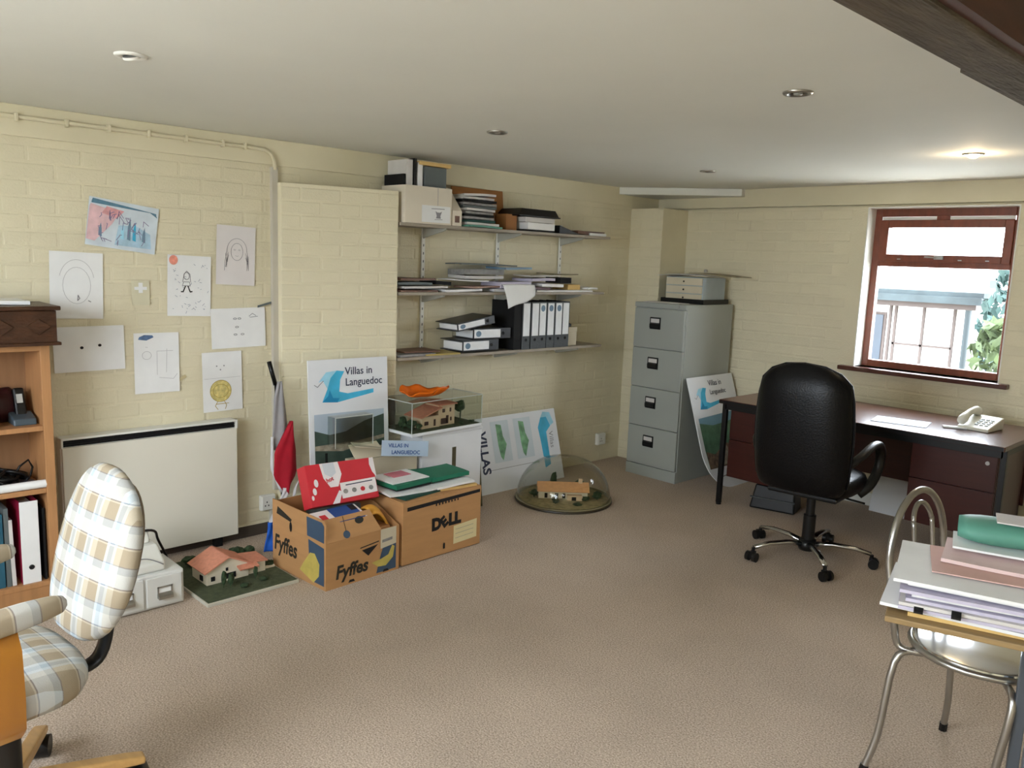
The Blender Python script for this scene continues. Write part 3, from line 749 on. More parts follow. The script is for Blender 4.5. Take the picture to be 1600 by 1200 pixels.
for (y, z, w, a, lab) in [(1.655, 0.93, 0.05, 0.5, 'short strip of clear tape left on the wall right of the blue blot sheet')]:
    o = tag(MB().box(-w/2, w/2, -0.0008, 0, -0.008, 0.008).build('tape_strip', mat('yellowed_tape', S(206, 192, 150), 0.4)), lab, 'tape'); o.matrix_world = T((0.006, y, z)) @ RZ(PI/2) @ RY(-a)

# ---------------------------------------------------------------- storage heater
ht = thing('panel_heater', 'white panel storage heater on the wall below the drawings', 'heater', (0.0, 1.055, 0.055))
MB().box(0.006, 0.070, 0.0, 0.862, 0.0, 0.642).build('casing', m_white, ht, bevel=0.006)
MB().box(0.070, 0.088, 0.004, 0.858, 0.004, 0.598).build('front_panel', mat('heater_enamel', S(226, 222, 208), 0.35, var=0.02, scale=2), ht, bevel=0.004)
MB().box(0.060, 0.074, 0.012, 0.848, 0.600, 0.632).build('vent_slot', m_blackmatt, ht)
for k in range(2): MB().box(0.070, 0.079, 0.012, 0.848, 0.607+k*0.012, 0.610+k*0.012).build('vent_slat', m_black, ht)
MB().box(0.064, 0.090, 0.0, 0.862, 0.632, 0.643).build('top_lip', m_white, ht, bevel=0.003)
for y in (0.0, 0.852): MB().box(0.062, 0.089, y, y+0.01, 0.595, 0.643).build('end_cheek', m_white, ht, bevel=0.002)
for y in (0.12, 0.74): MB().box(0.02, 0.06, y, y+0.04, -0.055, 0.0).build('foot', m_blackmatt, ht)
# dark skirting below it
struct(MB().box(0, 0.012, YB, 2.15, 0, 0.062).build('baseboard_left', mat('dark_skirting', S(74, 66, 58), 0.6), bevel=0.002))

# ---------------------------------------------------------------- white two-drawer index cabinet with bits on it
ix = thing('index_drawer_cabinet', 'low white two-drawer card cabinet on the carpet before the heater', 'drawer box', (0.40, 1.045, 0))
m_ixw = mat('white_enamel_metal', S(222, 222, 218), 0.35, var=0.03)
MB().box(0, 0.245, 0, 0.345, 0.004, 0.162).build('body', m_ixw, ix, bevel=0.006)
for y in (0.012, 0.178):
    dr = MB().box(0.245, 0.253, y, y+0.156, 0.014, 0.150).build('drawer_front', m_ixw, ix, bevel=0.004)
    b = MB(); yc = y+0.078
    b.box(0.253, 0.258, yc-0.032, yc+0.032, 0.098, 0.104); b.box(0.253, 0.258, yc-0.032, yc-0.027, 0.05, 0.104); b.box(0.253, 0.258, yc+0.027, yc+0.032, 0.05, 0.104)
    b.prism([(0.253, 0.052), (0.275, 0.050), (0.273, 0.062), (0.253, 0.076)], yc-0.032, yc+0.032, 'y')
    b.build('label_pull', m_steel, dr)
    MB().box(0.253, 0.2545, yc-0.027, yc+0.027, 0.074, 0.098).build('label_card', m_paper, dr)
t = thing('ring_folder_box', 'white plastic carrier with rounded flap on the card cabinet', 'box', (0.50, 1.22, 0.162))
MB().prism([(-0.10, 0), (0.12, 0), (0.12, 0.04), (0.03, 0.10), (-0.10, 0.10)], -0.12, 0.10, 'y').build('shell', m_plastic, t, bevel=0.012, seg=3)
MB().prism([(-0.095, 0.10), (0.0, 0.10), (-0.03, 0.165), (-0.085, 0.165)], -0.06, 0.08, 'y').build('rear_hump', m_plastic, t, bevel=0.01, seg=3)
b = MB(); b.tube([(0.122, -0.11+0.2*i/14, 0.03+0.045*math.sin(PI*i/14)) for i in range(15)], 0.0025, 6).build('flap_seam', m_pencil, t, smooth=True)
cp = [(0.42, 1.16, 0.31), (0.50, 1.24, 0.325), (0.46, 1.33, 0.30), (0.40, 1.37, 0.23), (0.37, 1.42, 0.12), (0.40, 1.425, 0.03), (0.46, 1.43, 0.008)]
def smooth_path(P, n=5):
    P = [Vector(p) for p in P]; out = []
    for i in range(len(P)-1):
        p0 = P[max(i-1, 0)]; p1 = P[i]; p2 = P[i+1]; p3 = P[min(i+2, len(P)-1)]
        for k in range(n):
            t_ = k/n
            out.append(0.5*((2*p1)+(-p0+p2)*t_+(2*p0-5*p1+4*p2-p3)*t_*t_+(-p0+3*p1-3*p2+p3)*t_**3))
    out.append(P[-1]); return out
tag(MB().tube(smooth_path(cp), 0.006, 7).build('power_cable', m_black, smooth=True), 'thick black cable trailing over the white card cabinet', 'cable')
cp = [(0.30, 1.30, 0.01), (0.27, 1.38, 0.05), (0.30, 1.43, 0.09), (0.33, 1.42, 0.03), (0.31, 1.36, 0.008)]
tag(MB().tube(smooth_path(cp), 0.007, 7).build('power_cable', m_black, smooth=True), 'coil of black cable on the floor behind the card cabinet', 'cable')

# ---------------------------------------------------------------- architectural model on turf base, on the carpet
md = thing('villa_model', 'model villa with pink roofs on a turf board, on the carpet', 'model', (0.475, 1.672, 0), 0.02)
MB().box(-0.29, 0.295, -0.235, 0.225, 0, 0.016).build('base_board', mat('pale_board_edge', S(196, 192, 178), 0.6), md, bevel=0.002)
MB().box(-0.282, 0.287, -0.228, 0.218, 0.016, 0.019).build('turf', m_turf, md)
hw = MB(); hw.box(-0.06, 0.10, -0.15, 0.06, 0.018, 0.085)
hw.prism([(-0.15, 0.085), (0.06, 0.085), (-0.045, 0.135)], -0.06, 0.10, 'x'); hw.build('house_walls', m_modelwall, md)
hw = MB().box(-0.02, 0.09, 0.06, 0.155, 0.018, 0.07); hw.build('wing_walls', m_modelwall, md)
def slab(p0, p1, p2, p3, t=0.006):
    b = MB(); n = (Vector(p1)-Vector(p0)).cross(Vector(p3)-Vector(p0)).normalized()*t
    b.hexa([Vector(p) for p in (p0, p1, p2, p3)], [Vector(p)+n for p in (p0, p1, p2, p3)]); return b
slab((-0.08, -0.165, 0.079), (0.115, -0.165, 0.079), (0.115, -0.045, 0.137), (-0.08, -0.045, 0.137)).build('roof_slope', m_terra, md)
slab((-0.08, -0.045, 0.137), (0.115, -0.045, 0.137), (0.115, 0.075, 0.079), (-0.08, 0.075, 0.079)).build('roof_slope', m_terra, md)
slab((-0.03, 0.055, 0.088), (0.10, 0.055, 0.082), (0.10, 0.165, 0.07), (-0.03, 0.165, 0.076)).build('roof_slope', m_terra, md)
slab((0.095, 0.0, 0.078), (0.135, 0.0, 0.066), (0.135, 0.10, 0.066), (0.095, 0.10, 0.078)).build('porch_roof', m_terra, md)
for (y, z, w, h) in ((-0.05, 0.07, 0.012, 0.016), (-0.12, 0.035, 0.02, 0.022), (-0.03, 0.03, 0.05, 0.028)):
    MB().box(0.0985, 0.102, y-w/2, y+w/2, z, z+h).build('window_opening', m_blackmatt, md)
MB().box(0.03, 0.06, -0.154, -0.149, 0.03, 0.055).build('window_opening', m_blackmatt, md)
def model_tree(parent, x, y, z, h, r, name='model_tree'):
    b = MB(); b.tube([(x, y, z), (x+0.002, y, z+h*0.6)], r*0.15, 5); b.ball((x, y, z+h*0.62), r, r, h*0.4, 8, 6, 0.3)
    return b.build(name, m_tree, parent, smooth=False)
for (x, y, h, r) in ((0.17, -0.10, 0.085, 0.013), (0.19, -0.075, 0.07, 0.012), (0.16, -0.055, 0.06, 0.011), (0.175, 0.06, 0.07, 0.011), (0.22, -0.02, 0.02, 0.02), (0.2, 0.09, 0.02, 0.022), (-0.15, 0.12, 0.06, 0.035), (-0.17, 0.02, 0.06, 0.04), (-0.15, 0.19, 0.05, 0.03), (-0.2, -0.1, 0.05, 0.04), (0.05, 0.20, 0.03, 0.025)):
    model_tree(md, x, y, 0.017, h, r)
MB().box(0.06, 0.075, 0.16, 0.215, 0.018, 0.03).build('garden_wall', m_modelwall, md)

# ---------------------------------------------------------------- flag on a pole leaning in the corner by the pier
fg = thing('flag_on_pole', 'furled red, white and blue flag on a black pole against the wall', 'flag', (0.10, 2.085, 0))
MB().tube([(0.02, 0.085, 0.0), (0.0, 0.045, 0.90)], 0.007, 8).build('pole', m_black, fg, smooth=True)
MB().tube([(0.0, 0.046, 0.87), (-0.005, 0.012, 1.0)], [0.012, 0.013], 8).build('pole_grip', m_black, fg, smooth=True)
def drape(lo, hi, ztop, zbot, bulge, wob, x=0.05, n=12, k=14):
    """cloth hanging between left edge lo(t) and right edge hi(t)"""
    def fn(u, v):
        z = ztop+(zbot-ztop)*v; a = lo(v); b_ = hi(v)
        return (x+bulge*math.sin(PI*u)+wob*math.sin(u*9+v*3), a+(b_-a)*u, z)
    return MB().sheet(fn, n, k, 0.0025)
def lerp(pts):
    def f(v):
        for (a, b_) in zip(pts[:-1], pts[1:]):
            if v <= b_[0]: return a[1]+(b_[1]-a[1])*(v-a[0])/(b_[0]-a[0])
        return pts[-1][1]
    return f
drape(lerp([(0, 0.025), (0.25, 0.0), (1, -0.012)]), lerp([(0, 0.048), (0.4, 0.072), (1, 0.10)]), 0.90, 0.52, 0.012, 0.006, 0.065).build('grey_stripe', m_flaggrey, fg, smooth=True)
drape(lerp([(0, 0.085), (0.2, 0.035), (0.4, -0.012), (0.75, -0.018), (1, 0.05)]), lerp([(0, 0.092), (0.4, 0.122), (0.75, 0.128), (1, 0.062)]), 0.68, 0.275, 0.03, 0.008, 0.088).build('red_stripe', m_flagred, fg, smooth=True)
drape(lerp([(0, -0.022), (0.55, -0.028), (1, 0.030)]), lerp([(0, -0.008), (0.55, -0.012), (1, 0.048)]), 0.60, 0.28, 0.01, 0.002, 0.076).build('white_edge', m_flagwhite, fg, smooth=True)
def tail(x0, x1, y0, y1, w0, w1, z0, z1):
    def fn(u, v):
        k = v*v*(3-2*v); w = w0+(w1-w0)*v
        return (x0+(x1-x0)*k+0.006*math.sin(u*8+v*3)+0.012*math.sin(PI*u), y0+(y1-y0)*k+w*u, z0+(z1-z0)*v)
    return MB().sheet(fn, 10, 14, 0.0025)
tail(0.10, 0.22, 0.035, -0.115, 0.04, 0.045, 0.31, 0.16).build('white_stripe', m_flagwhite, fg, smooth=True)
tail(0.221, 0.235, -0.118, -0.150, 0.05, 0.085, 0.175, 0.022).build('blue_stripe', m_flagblue, fg, smooth=True)
def arc_fn(u, v):
    a = PI*0.62*v
    return (0.16+0.03*u, 0.062+0.15*(1-math.cos(a))*0.9, 0.265+0.135*math.sin(a)+0.026*u)
MB().sheet(arc_fn, 4, 14, 0.003).build('white_fold', m_flagwhite, fg, smooth=True)

# ---------------------------------------------------------------- plaid swivel armchair, lower left
def cushion(w, d, h, nu=20, nv=20, pw=3.2, crown=0.02):
    """soft superellipse cushion lying flat, centred, z from 0 to h"""
    b = MB(); prof = []
    n = 40; rings = [(0.80, 0.0), (0.95, 0.10*h), (1.0, 0.35*h), (1.0, 0.6*h), (0.96, 0.85*h), (0.86, 0.97*h), (0.6, h+crown*0.6), (0.3, h+crown*0.9)]
    vs = []
    for (k, z) in rings:
        for j in range(n):
            a = 2*PI*j/n; c, s = math.cos(a), math.sin(a)
            vs.append((w/2*k*math.copysign(abs(c)**(2/pw), c), d/2*k*math.copysign(abs(s)**(2/pw), s), z))
    fs = []
    for i in range(len(rings)-1):
        for j in range(n): fs.append((i*n+j, i*n+(j+1) % n, (i+1)*n+(j+1) % n, (i+1)*n+j))
    fs.append(tuple(range(n-1, -1, -1))); vs.append((0, 0, h+crown)); l = len(vs)-1; q = (len(rings)-1)*n
    for j in range(n): fs.append((q+j, q+(j+1) % n, l))
    b.add(vs, fs); return b
pc = thing('plaid_swivel_chair', 'beige and blue plaid swivel armchair with bent plywood arms', 'chair', (1.80, 0.40, 0), 0.12)
s = cushion(0.48, 0.45, 0.095).build('seat', m_plaid_xy, pc, smooth=True); s.location = (0, 0.0, 0.405)
me = cushion(0.44, 0.49, 0.050, pw=2.7, crown=0.012)
bb = MB(); 
for v in me.v:
    x, y, z = v; z2 = y; tw = 1.0-0.22*max(0, (y+0.02)/0.25)**2
    bb.v.append((x*tw, -z - 0.022*(1-(x/0.22)**2), z2))
bb.f = me.f
br = bb.build('backrest', m_plaid_xz, pc, smooth=True); br.location = (0, 0.335, 0.725); br.rotation_euler = (-0.27, 0, 0)
sh = cushion(0.36, 0.41, 0.020, pw=2.7, crown=0.0); sb = MB()
for v in sh.v:
    x, y, z = v; tw = 1.0-0.22*max(0, (y+0.02)/0.25)**2; sb.v.append((x*tw, z-0.002-0.035*(1-(x/0.22)**2)*0, y))
sb.f = sh.f
so = sb.build('back_shell', mat('oatmeal_back_cloth', S(120, 104, 84), 0.9, var=0.06), pc, smooth=True); so.location = (0, 0.335, 0.725); so.rotation_euler = (-0.27, 0, 0)
MB().tube(smooth_path([(0, 0.10, 0.395), (0, 0.25, 0.385), (0, 0.315, 0.43), (0, 0.345, 0.60), (0, 0.355, 0.72)]), 0.03, 8, flat=(1.0, 0.45)).build('back_bracket', m_black, pc, smooth=True)
for sx in (1, -1):
    ap = MB()
    fn_c = cushion(0.062, 0.36, 0.05, pw=2.4, crown=0.008)
    ao = fn_c.build('arm_pad', m_plaid_xy, pc, smooth=True); ao.location = (sx*0.238, -0.05 if sx > 0 else 0.0, 0.665); ao.rotation_euler = (0.07, 0, 0)
    prof = [(sx*0.235, 0.672), (sx*0.238, 0.66), (sx*0.262, 0.62), (sx*0.268, 0.50), (sx*0.262, 0.42), (sx*0.23, 0.385), (sx*0.05, 0.382)]
    def band(u, v, prof=prof):
        k = v*(len(prof)-1); i = min(int(k), len(prof)-2); f_ = k-i
        x = prof[i][0]+(prof[i+1][0]-prof[i][0])*f_; z = prof[i][1]+(prof[i+1][1]-prof[i][1])*f_
        return (x, -0.21+0.22*u, z)
    MB().sheet(band, 2, 18, 0.014).build('plywood_arm', m_yellowply, pc, smooth=True, auto=True)
MB().lathe([(0.07, 0.36), (0.10, 0.375), (0.10, 0.405), (0.0001, 0.405)], 20, (0, 0.05, 0)).build('seat_plate', m_black, pc, smooth=True, auto=True)
MB().tube([(0, 0.05, 0.07), (0, 0.05, 0.37)], 0.034, 16).build('gas_column', m_black, pc, smooth=True, auto=True)
for k in range(5):
    a = math.radians(75+72*k)
    M = T((0, 0.05, 0)) @ RZ(a)
    lg = MB().prism([(0.02, 0.105), (0.30, 0.075), (0.345, 0.072), (0.345, 0.095), (0.30, 0.105), (0.02, 0.145)], -0.022, 0.022, 'y', M=M).build('base_leg', m_woodleg, pc, bevel=0.008, seg=3)
    cst = MB().tube([M @ Vector((0.325, -0.028, 0.034)), M @ Vector((0.325, 0.028, 0.034))], 0.034, 14)
    cst.tube([M @ Vector((0.325, 0, 0.04)), M @ Vector((0.325, 0, 0.085))], 0.012, 8)
    cst.build('castor', m_black, lg, smooth=True, auto=True)

# ---------------------------------------------------------------- banana carton with its contents
m_bluepanel = mat('slate_blue_carton_print', S(62, 84, 108), 0.7, var=0.06)
m_banana = mat('yellow_green_banana_print', S(196, 178, 92), 0.7, var=0.12, scale=20)
m_letter = mat('dark_green_brown_print', S(44, 42, 34), 0.7, var=0.05)
fy = thing('banana_carton', 'open brown banana carton with hinged flap, filled with packets', 'box', (0.942, 1.945, 0), 0.060)
FW, FD = 0.445, 0.47
MB().box(-FD, 0, 0, FW, 0, 0.008).build('bottom_panel', m_card, fy)
left = MB().prism([(-FD, 0.008), (0, 0.008), (0, 0.325), (-0.02, 0.345), (-FD, 0.352)], 0.0, 0.006, 'y').build('side_panel', m_card, fy)
right = MB().prism([(-FD, 0.008), (0, 0.008), (0, 0.235), (-0.20, 0.31), (-FD, 0.33)], FW-0.006, FW, 'y').build('side_panel', m_card, fy)
MB().box(-FD, -FD+0.006, 0.006, FW-0.006, 0.008, 0.34).build('side_panel', m_cardin, fy)
front = MB().box(-0.006, 0, 0.006, FW-0.006, 0.008, 0.235).build('side_panel', m_card, fy)
fl = MB().hexa([(-0.006, 0.006, 0.236), (0.001, 0.006, 0.236), (0.001, 0.33, 0.236), (-0.006, 0.33, 0.236)], [(-0.055, 0.016, 0.335), (-0.048, 0.016, 0.338), (-0.048, 0.29, 0.338), (-0.055, 0.29, 0.335)]).build('flap', m_card, fy)
FM = RZ(PI/2)
fpl = lambda y, z, x=0.0012: T((x, y, z)) @ FM           # on the front face
def fface(parent, pts, m_, x=0.001, name='print'):
    b = MB(); b.add([Vector((x, p[0], p[1])) for p in pts], [tuple(range(len(pts)))]); return b.build(name, m_, parent, fix=False)
lettering(front, 'Fyffes', 0.092, m_letter, fpl(0.055, 0.045) @ RY(-0.0), bold=0.003, shear=0.15, sx=0.92)
fface(front, [(0.30, 0.012), (0.425, 0.012), (0.425, 0.23), (0.39, 0.23), (0.345, 0.15), (0.33, 0.11)], m_bluepanel, 0.0008, 'blue_panel')
fface(front, [(0.27, 0.075), (0.31, 0.045), (0.36, 0.04), (0.405, 0.075), (0.415, 0.13), (0.40, 0.14), (0.375, 0.095), (0.33, 0.082)], m_banana, 0.0014, 'banana_print')
fface(front, [(0.325, 0.135), (0.425, 0.145), (0.425, 0.235), (0.325, 0.235)], m_cardlight, 0.0018, 'carton_label')
fface(front, [(0.335, 0.165), (0.40, 0.17), (0.40, 0.185), (0.335, 0.18)], m_greypaper, 0.0022, 'label_print')
fface(front, [(0.21, 0.155), (0.31, 0.165), (0.25, 0.118)], m_ink, 0.0012, 'arrow_print')
fface(front, [(0.20, 0.165), (0.315, 0.176), (0.315, 0.182), (0.20, 0.171)], m_letter, 0.0012, 'rule_print')
for y in (0.15, 0.36): fface(front, [(y-0.02, 0.009), (y+0.02, 0.009), (y+0.012, 0.022), (y-0.012, 0.022)], m_ink, 0.0012, 'base_notch')
# flap print: dark oval hand hole and round stamp
def onflap(pts, dz=0.0012):
    out = []
    for (y, s_) in pts:
        out.append(Vector((0.001-0.049*s_+dz, y, 0.236+0.102*s_+dz*0.4)))
    return out
b = MB(); P = onflap(ell(0.215, 0.66, 0.026, 0.16, 18)); b.add(P, [tuple(range(len(P)))]); b.build('hand_hole', m_letter, fl, fix=False)
b = MB(); P = onflap(ell(0.125, 0.18, 0.02, 0.17, 18)); b.add(P, [tuple(range(len(P)))]); b.build('stamp_print', m_bluepanel, fl, fix=False)
b = MB(); P = onflap([(0.125, 0.3), (0.128, 0.3), (0.128, 0.98), (0.125, 0.98)]); b.add(P, [(0, 1, 2, 3)]); b.build('fold_print', m_letter, fl, fix=False)
# left face print
flat(left, [(-0.155, 0.24), (-0.012, 0.235), (-0.012, 0.32), (-0.03, 0.335), (-0.16, 0.335)], m_bluepanel, -0.001, 'blue_panel')
flat(left, [(-0.12, 0.02), (-0.012, 0.02), (-0.012, 0.21), (-0.145, 0.225), (-0.14, 0.15)], m_bluepanel, -0.001, 'blue_panel')
flat(left, [(-0.22, 0.05), (-0.10, 0.015), (-0.055, 0.06), (-0.05, 0.12), (-0.09, 0.165), (-0.13, 0.16), (-0.19, 0.09)], m_banana, -0.0014, 'banana_print')
lettering(left, 'Fyffes', 0.115, m_letter, T((-0.455, -0.0014, 0.095)), bold=0.003, shear=0.15, sx=0.80)
flat(left, ell(-0.30, 0.245, 0.012, 0.026, 16), m_ink, -0.0014, 'hand_hole')
flat(left, [(-0.43, 0.285), (-0.30, 0.27), (-0.29, 0.285), (-0.42, 0.325)], m_letter, -0.0014, 'faded_print')
# contents
pk = thing('snack_box', 'red and white printed snack box tipped in the banana carton', 'box', (0.66, 2.165, 0.425), rot=(-0.03, -0.42, 0.0))
MB().box(0.0, 0.085, -0.195, 0.195, -0.105, 0.105).build('body', m_red, pk, bevel=0.003)
m_pwhite = mat('white_print', S(236, 228, 228), 0.5, var=0.02); m_pinkp = mat('pink_print', S(226, 96, 112), 0.5, var=0.04)
X = 0.0862
fface(pk, [(-0.115, 0.104), (-0.01, 0.104), (0.0, 0.04), (-0.03, -0.02), (-0.075, -0.02), (-0.105, 0.03)], m_pwhite, X, 'white_shape')
fface(pk, [(-0.10, 0.103), (-0.035, 0.103), (-0.03, 0.05), (-0.06, 0.03), (-0.095, 0.05)], mat('pale_grey_print', S(206, 210, 216), 0.5), X+0.0006, 'grey_shape')
fface(pk, [(0.175, 0.104), (0.20, 0.104), (0.20, 0.0), (0.18, 0.03), (0.17, 0.07)], m_pwhite, X, 'white_shape')
lettering(pk, 'hot', 0.03, m_red, T((X+0.001, -0.09, 0.005)) @ RZ(PI/2) @ RY(-0.25), bold=0.001, name='logo')
fface(pk, [(-0.02, -0.085), (0.19, -0.075), (0.19, 0.0), (-0.02, -0.005)], m_pwhite, X+0.0004, 'info_panel')
for k in range(4): fface(pk, ell(0.005+k*0.05, -0.05, 0.014, 0.012, 12), [m_greypaper, m_greypaper, m_red, m_greypaper][k], X+0.0009, 'info_mark')
fface(pk, [(0.01, -0.022), (0.17, -0.016), (0.17, -0.011), (0.01, -0.017)], m_inkblue, X+0.0009, 'info_line')
fface(pk, [(-0.08, -0.104), (-0.04, -0.104), (-0.015, -0.05), (-0.03, -0.04)], m_pwhite, X+0.0004, 'white_sweep')
for (y, z, r) in ((-0.165, -0.03, 0.018), (-0.15, 0.01, 0.02), (-0.18, -0.06, 0.012)): fface(pk, ell(y, z, r*0.6, r, 12), m_pwhite, X+0.0004, 'white_drop')
pb = thing('blue_packet', 'blue and white printed packet at the front of the banana carton', 'packet', (0.835, 2.075, 0.312), rot=(0, 0.28, 0.05))
MB().box(-0.06, 0.06, -0.135, 0.135, -0.02, 0.02).build('body', m_pwhite, pb, bevel=0.003)
MB().box(-0.0605, 0.0605, -0.03, 0.12, -0.0206, 0.0208).build('blue_band', m_bluebook, pb)
MB().box(-0.02, 0.02, -0.10, -0.065, 0.02, 0.0212).build('red_mark', m_red, pb)
MB().box(-0.055, -0.01, 0.085, 0.12, 0.0205, 0.0225).build('dark_mark', m_ink, pb)
en = MB()
en.sheet(lambda u, v: (0.78+0.10*v, 2.235+0.125*u, 0.30+0.03*math.sin(PI*v)-0.10*u*u+0.02*math.sin(PI*u)), 10, 8, 0.012)
tag(en.build('padded_envelope', m_padded, smooth=True), 'gold padded envelope at the right of the banana carton', 'envelope')
fil = MB().box(0.52, 0.90, 1.985, 2.345, 0.012, 0.24)
tag(fil.build('carton_filler_parcel', m_cardin, bevel=0.006), 'brown parcel at the bottom of the banana carton', 'parcel')
o = tag(MB().box(-0.07, 0.07, -0.12, 0.12, 0, 0.08).build('parcel', m_greyfold, bevel=0.004), 'dark packet under the red snack box in the carton', 'packet'); place(o, (0.66, 2.16, 0.244), 0.05)

# ---------------------------------------------------------------- brown computer carton with folders on it
dl = thing('computer_carton', 'closed brown carton with bold black lettering and a cream label', 'box', (0.914, 2.412, 0), 0.039)
DW, DD, DH = 0.555, 0.40, 0.338
MB().box(-DD, 0, 0, DW, 0.004, DH).build('body', m_card, dl, bevel=0.003)
MB().box(-DD-0.002, -0.001, 0.003, DW/2-0.002, DH, DH+0.005).build('lid_flap', m_card, dl)
MB().box(-DD-0.002, -0.001, DW/2+0.002, DW-0.003, DH, DH+0.005).build('lid_flap', m_card, dl)
fface(dl, [(0.028, DH-0.045), (0.545, DH-0.032), (0.545, DH-0.014), (0.028, DH-0.024)], m_ink, 0.0012, 'black_band')
for k in range(8): fface(dl, [(0.22+k*0.022, DH-0.052+k*0.0006), (0.23+k*0.022, DH-0.052+k*0.0006), (0.23+k*0.022, DH-0.038), (0.22+k*0.022, DH-0.038)], m_ink, 0.0012, 'band_tooth')
LM = lambda y, z: T((0.0014, y, z)) @ RZ(PI/2)
lettering(dl, 'D', 0.088, m_ink, LM(0.195, 0.155), bold=0.006)
lettering(dl, 'E', 0.080, m_ink, LM(0.281, 0.188) @ RY(-0.62) @ T((-0.021, 0, -0.028)), bold=0.005)
lettering(dl, 'LL', 0.088, m_ink, LM(0.315, 0.162), bold=0.006)
fface(dl, [(0.352, 0.045), (0.525, 0.052), (0.525, 0.158), (0.352, 0.148)], mat('cream_label_paper', S(226, 212, 164), 0.7, var=0.05), 0.0016, 'address_label')
for k in range(3): fface(dl, [(0.365, 0.075+k*0.025), (0.50, 0.08+k*0.025), (0.50, 0.082+k*0.025), (0.365, 0.077+k*0.025)], m_greypaper, 0.002, 'label_line')
fface(dl, [(0.278, 0.035), (0.292, 0.035), (0.292, 0.062), (0.285, 0.07), (0.278, 0.062)], m_ink, 0.0014, 'bottle_mark')
zt = DH+0.006
def pad(label, m_, cx, cy, w, d, h, z, rz, name='document_folder', cat='folder', wave=0.0, group=None, tilt=0.0):
    ph = random.uniform(0, 6)
    if h < 0.006: b = MB().sheet(lambda u, v: ((v-0.5)*w, (u-0.5)*d, wave*math.sin(3*u+2*v+ph)+h/2), 8, 6, h)
    else: b = MB().sheet(lambda u, v: ((v-0.5)*w, (u-0.5)*d, wave*math.sin(3*u+2*v+ph)+h/2), 8, 6, h)
    o = b.build(name, m_, None); place(o, (cx, cy, z), rot=(tilt, 0, rz)); return tag(o, label, cat, group)
pad('dark green folder lowest on the carton, left half', m_darkgreen, 0.76, 2.56, 0.23, 0.27, 0.012, zt, 0.15, wave=0.002)
pad('white papers fanned over the dark green folder on the carton', m_paper, 0.73, 2.54, 0.24, 0.30, 0.010, zt+0.016, -0.06, name='loose_papers', cat='papers', wave=0.004)
pad('black wallet folder between papers on the carton', m_blackmatt, 0.70, 2.56, 0.20, 0.24, 0.010, zt+0.031, 0.05)
pad('bright green folder under a white leaflet on the carton', m_greenfold, 0.70, 2.565, 0.22, 0.28, 0.022, zt+0.043, 0.10)
pad('white leaflet with a pink patch on the green folder', m_paper, 0.69, 2.55, 0.20, 0.25, 0.005, zt+0.067, 0.05, name='leaflet', cat='leaflet')
pad('pink printed slip on top of the folders on the carton', mat('raspberry_print', S(206, 120, 132), 0.6, var=0.1), 0.655, 2.56, 0.09, 0.12, 0.003, zt+0.073, 0.05, name='leaflet', cat='leaflet')
pad('manila folder lowest on the carton, right half', m_manila, 0.76, 2.83, 0.23, 0.24, 0.014, zt, -0.08, wave=0.002)
pad('crumpled white papers on the manila folder on the carton', m_paper, 0.76, 2.81, 0.24, 0.24, 0.012, zt+0.018, -0.12, name='loose_papers', cat='papers', wave=0.006)
pad('bright green folder at the right, topmost on the carton', m_greenfold, 0.70, 2.82, 0.22, 0.25, 0.022, zt+0.042, -0.06, wave=0.004)

# ---------------------------------------------------------------- boards, boxes and cases behind the cartons
m_boardw = mat('white_foam_board', S(226, 228, 232), 0.45, var=0.02)
def board(name, label, W, Hh, loc, rz, lean, t=0.008, outline=None, cat='poster board'):
    o = thing(name, label, cat); o.matrix_world = T(loc) @ RZ(rz) @ RX(-lean)
    pts = outline or rect(0, W, 0, Hh)
    MB().prism(pts, 0.0, t, 'y').build('panel', m_boardw, o, bevel=0.0015); return o
def wave_logo(parent, x, z, k, M=None):
    """breaking-wave emblem with a swoosh"""
    flat(parent, [(x+p[0]*k, z+p[1]*k) for p in ((0.02, 0.0), (0.30, -0.02), (1.0, 0.10), (1.0, 0.17), (0.5, 0.12), (0.34, 0.16), (0.36, 0.36), (0.44, 0.50), (0.30, 0.52), (0.18, 0.40), (0.12, 0.22))], m_aqua, -0.0010, 'wave_print', M)
    flat(parent, [(x+p[0]*k, z+p[1]*k) for p in ((0.12, 0.22), (0.18, 0.40), (0.30, 0.52), (0.10, 0.50), (-0.04, 0.34), (0.04, 0.36))], m_aquapale, -0.0012, 'foam_print', M)
    flat(parent, [(x+p[0]*k, z+p[1]*k) for p in ((0.02, 0.0), (0.30, -0.02), (0.34, 0.05), (0.22, 0.06), (0.16, 0.2), (0.13, 0.1))], mat('deep_aqua_print', S(22, 134, 182), 0.6, var=0.1), -0.0014, 'shade_print', M)
    strokes(parent, [[(x-0.12*k, z+0.30*k), (x-0.06*k, z+0.26*k), (x-0.02*k, z+0.30*k), (x+0.05*k, z+0.36*k)]], m_inkblue, 0.0025, -0.0014, 'gull_print')
m_hill = mat('hillside_print', S(82, 118, 94), 0.6, var=0.35, scale=14)
m_hill2 = mat('dark_hillside_print', S(64, 82, 72), 0.6, var=0.3, scale=10)
m_skyp = mat('pale_sky_print', S(176, 190, 204), 0.6, var=0.06)
m_stone = mat('stone_print', S(156, 146, 128), 0.6, var=0.4, scale=30)
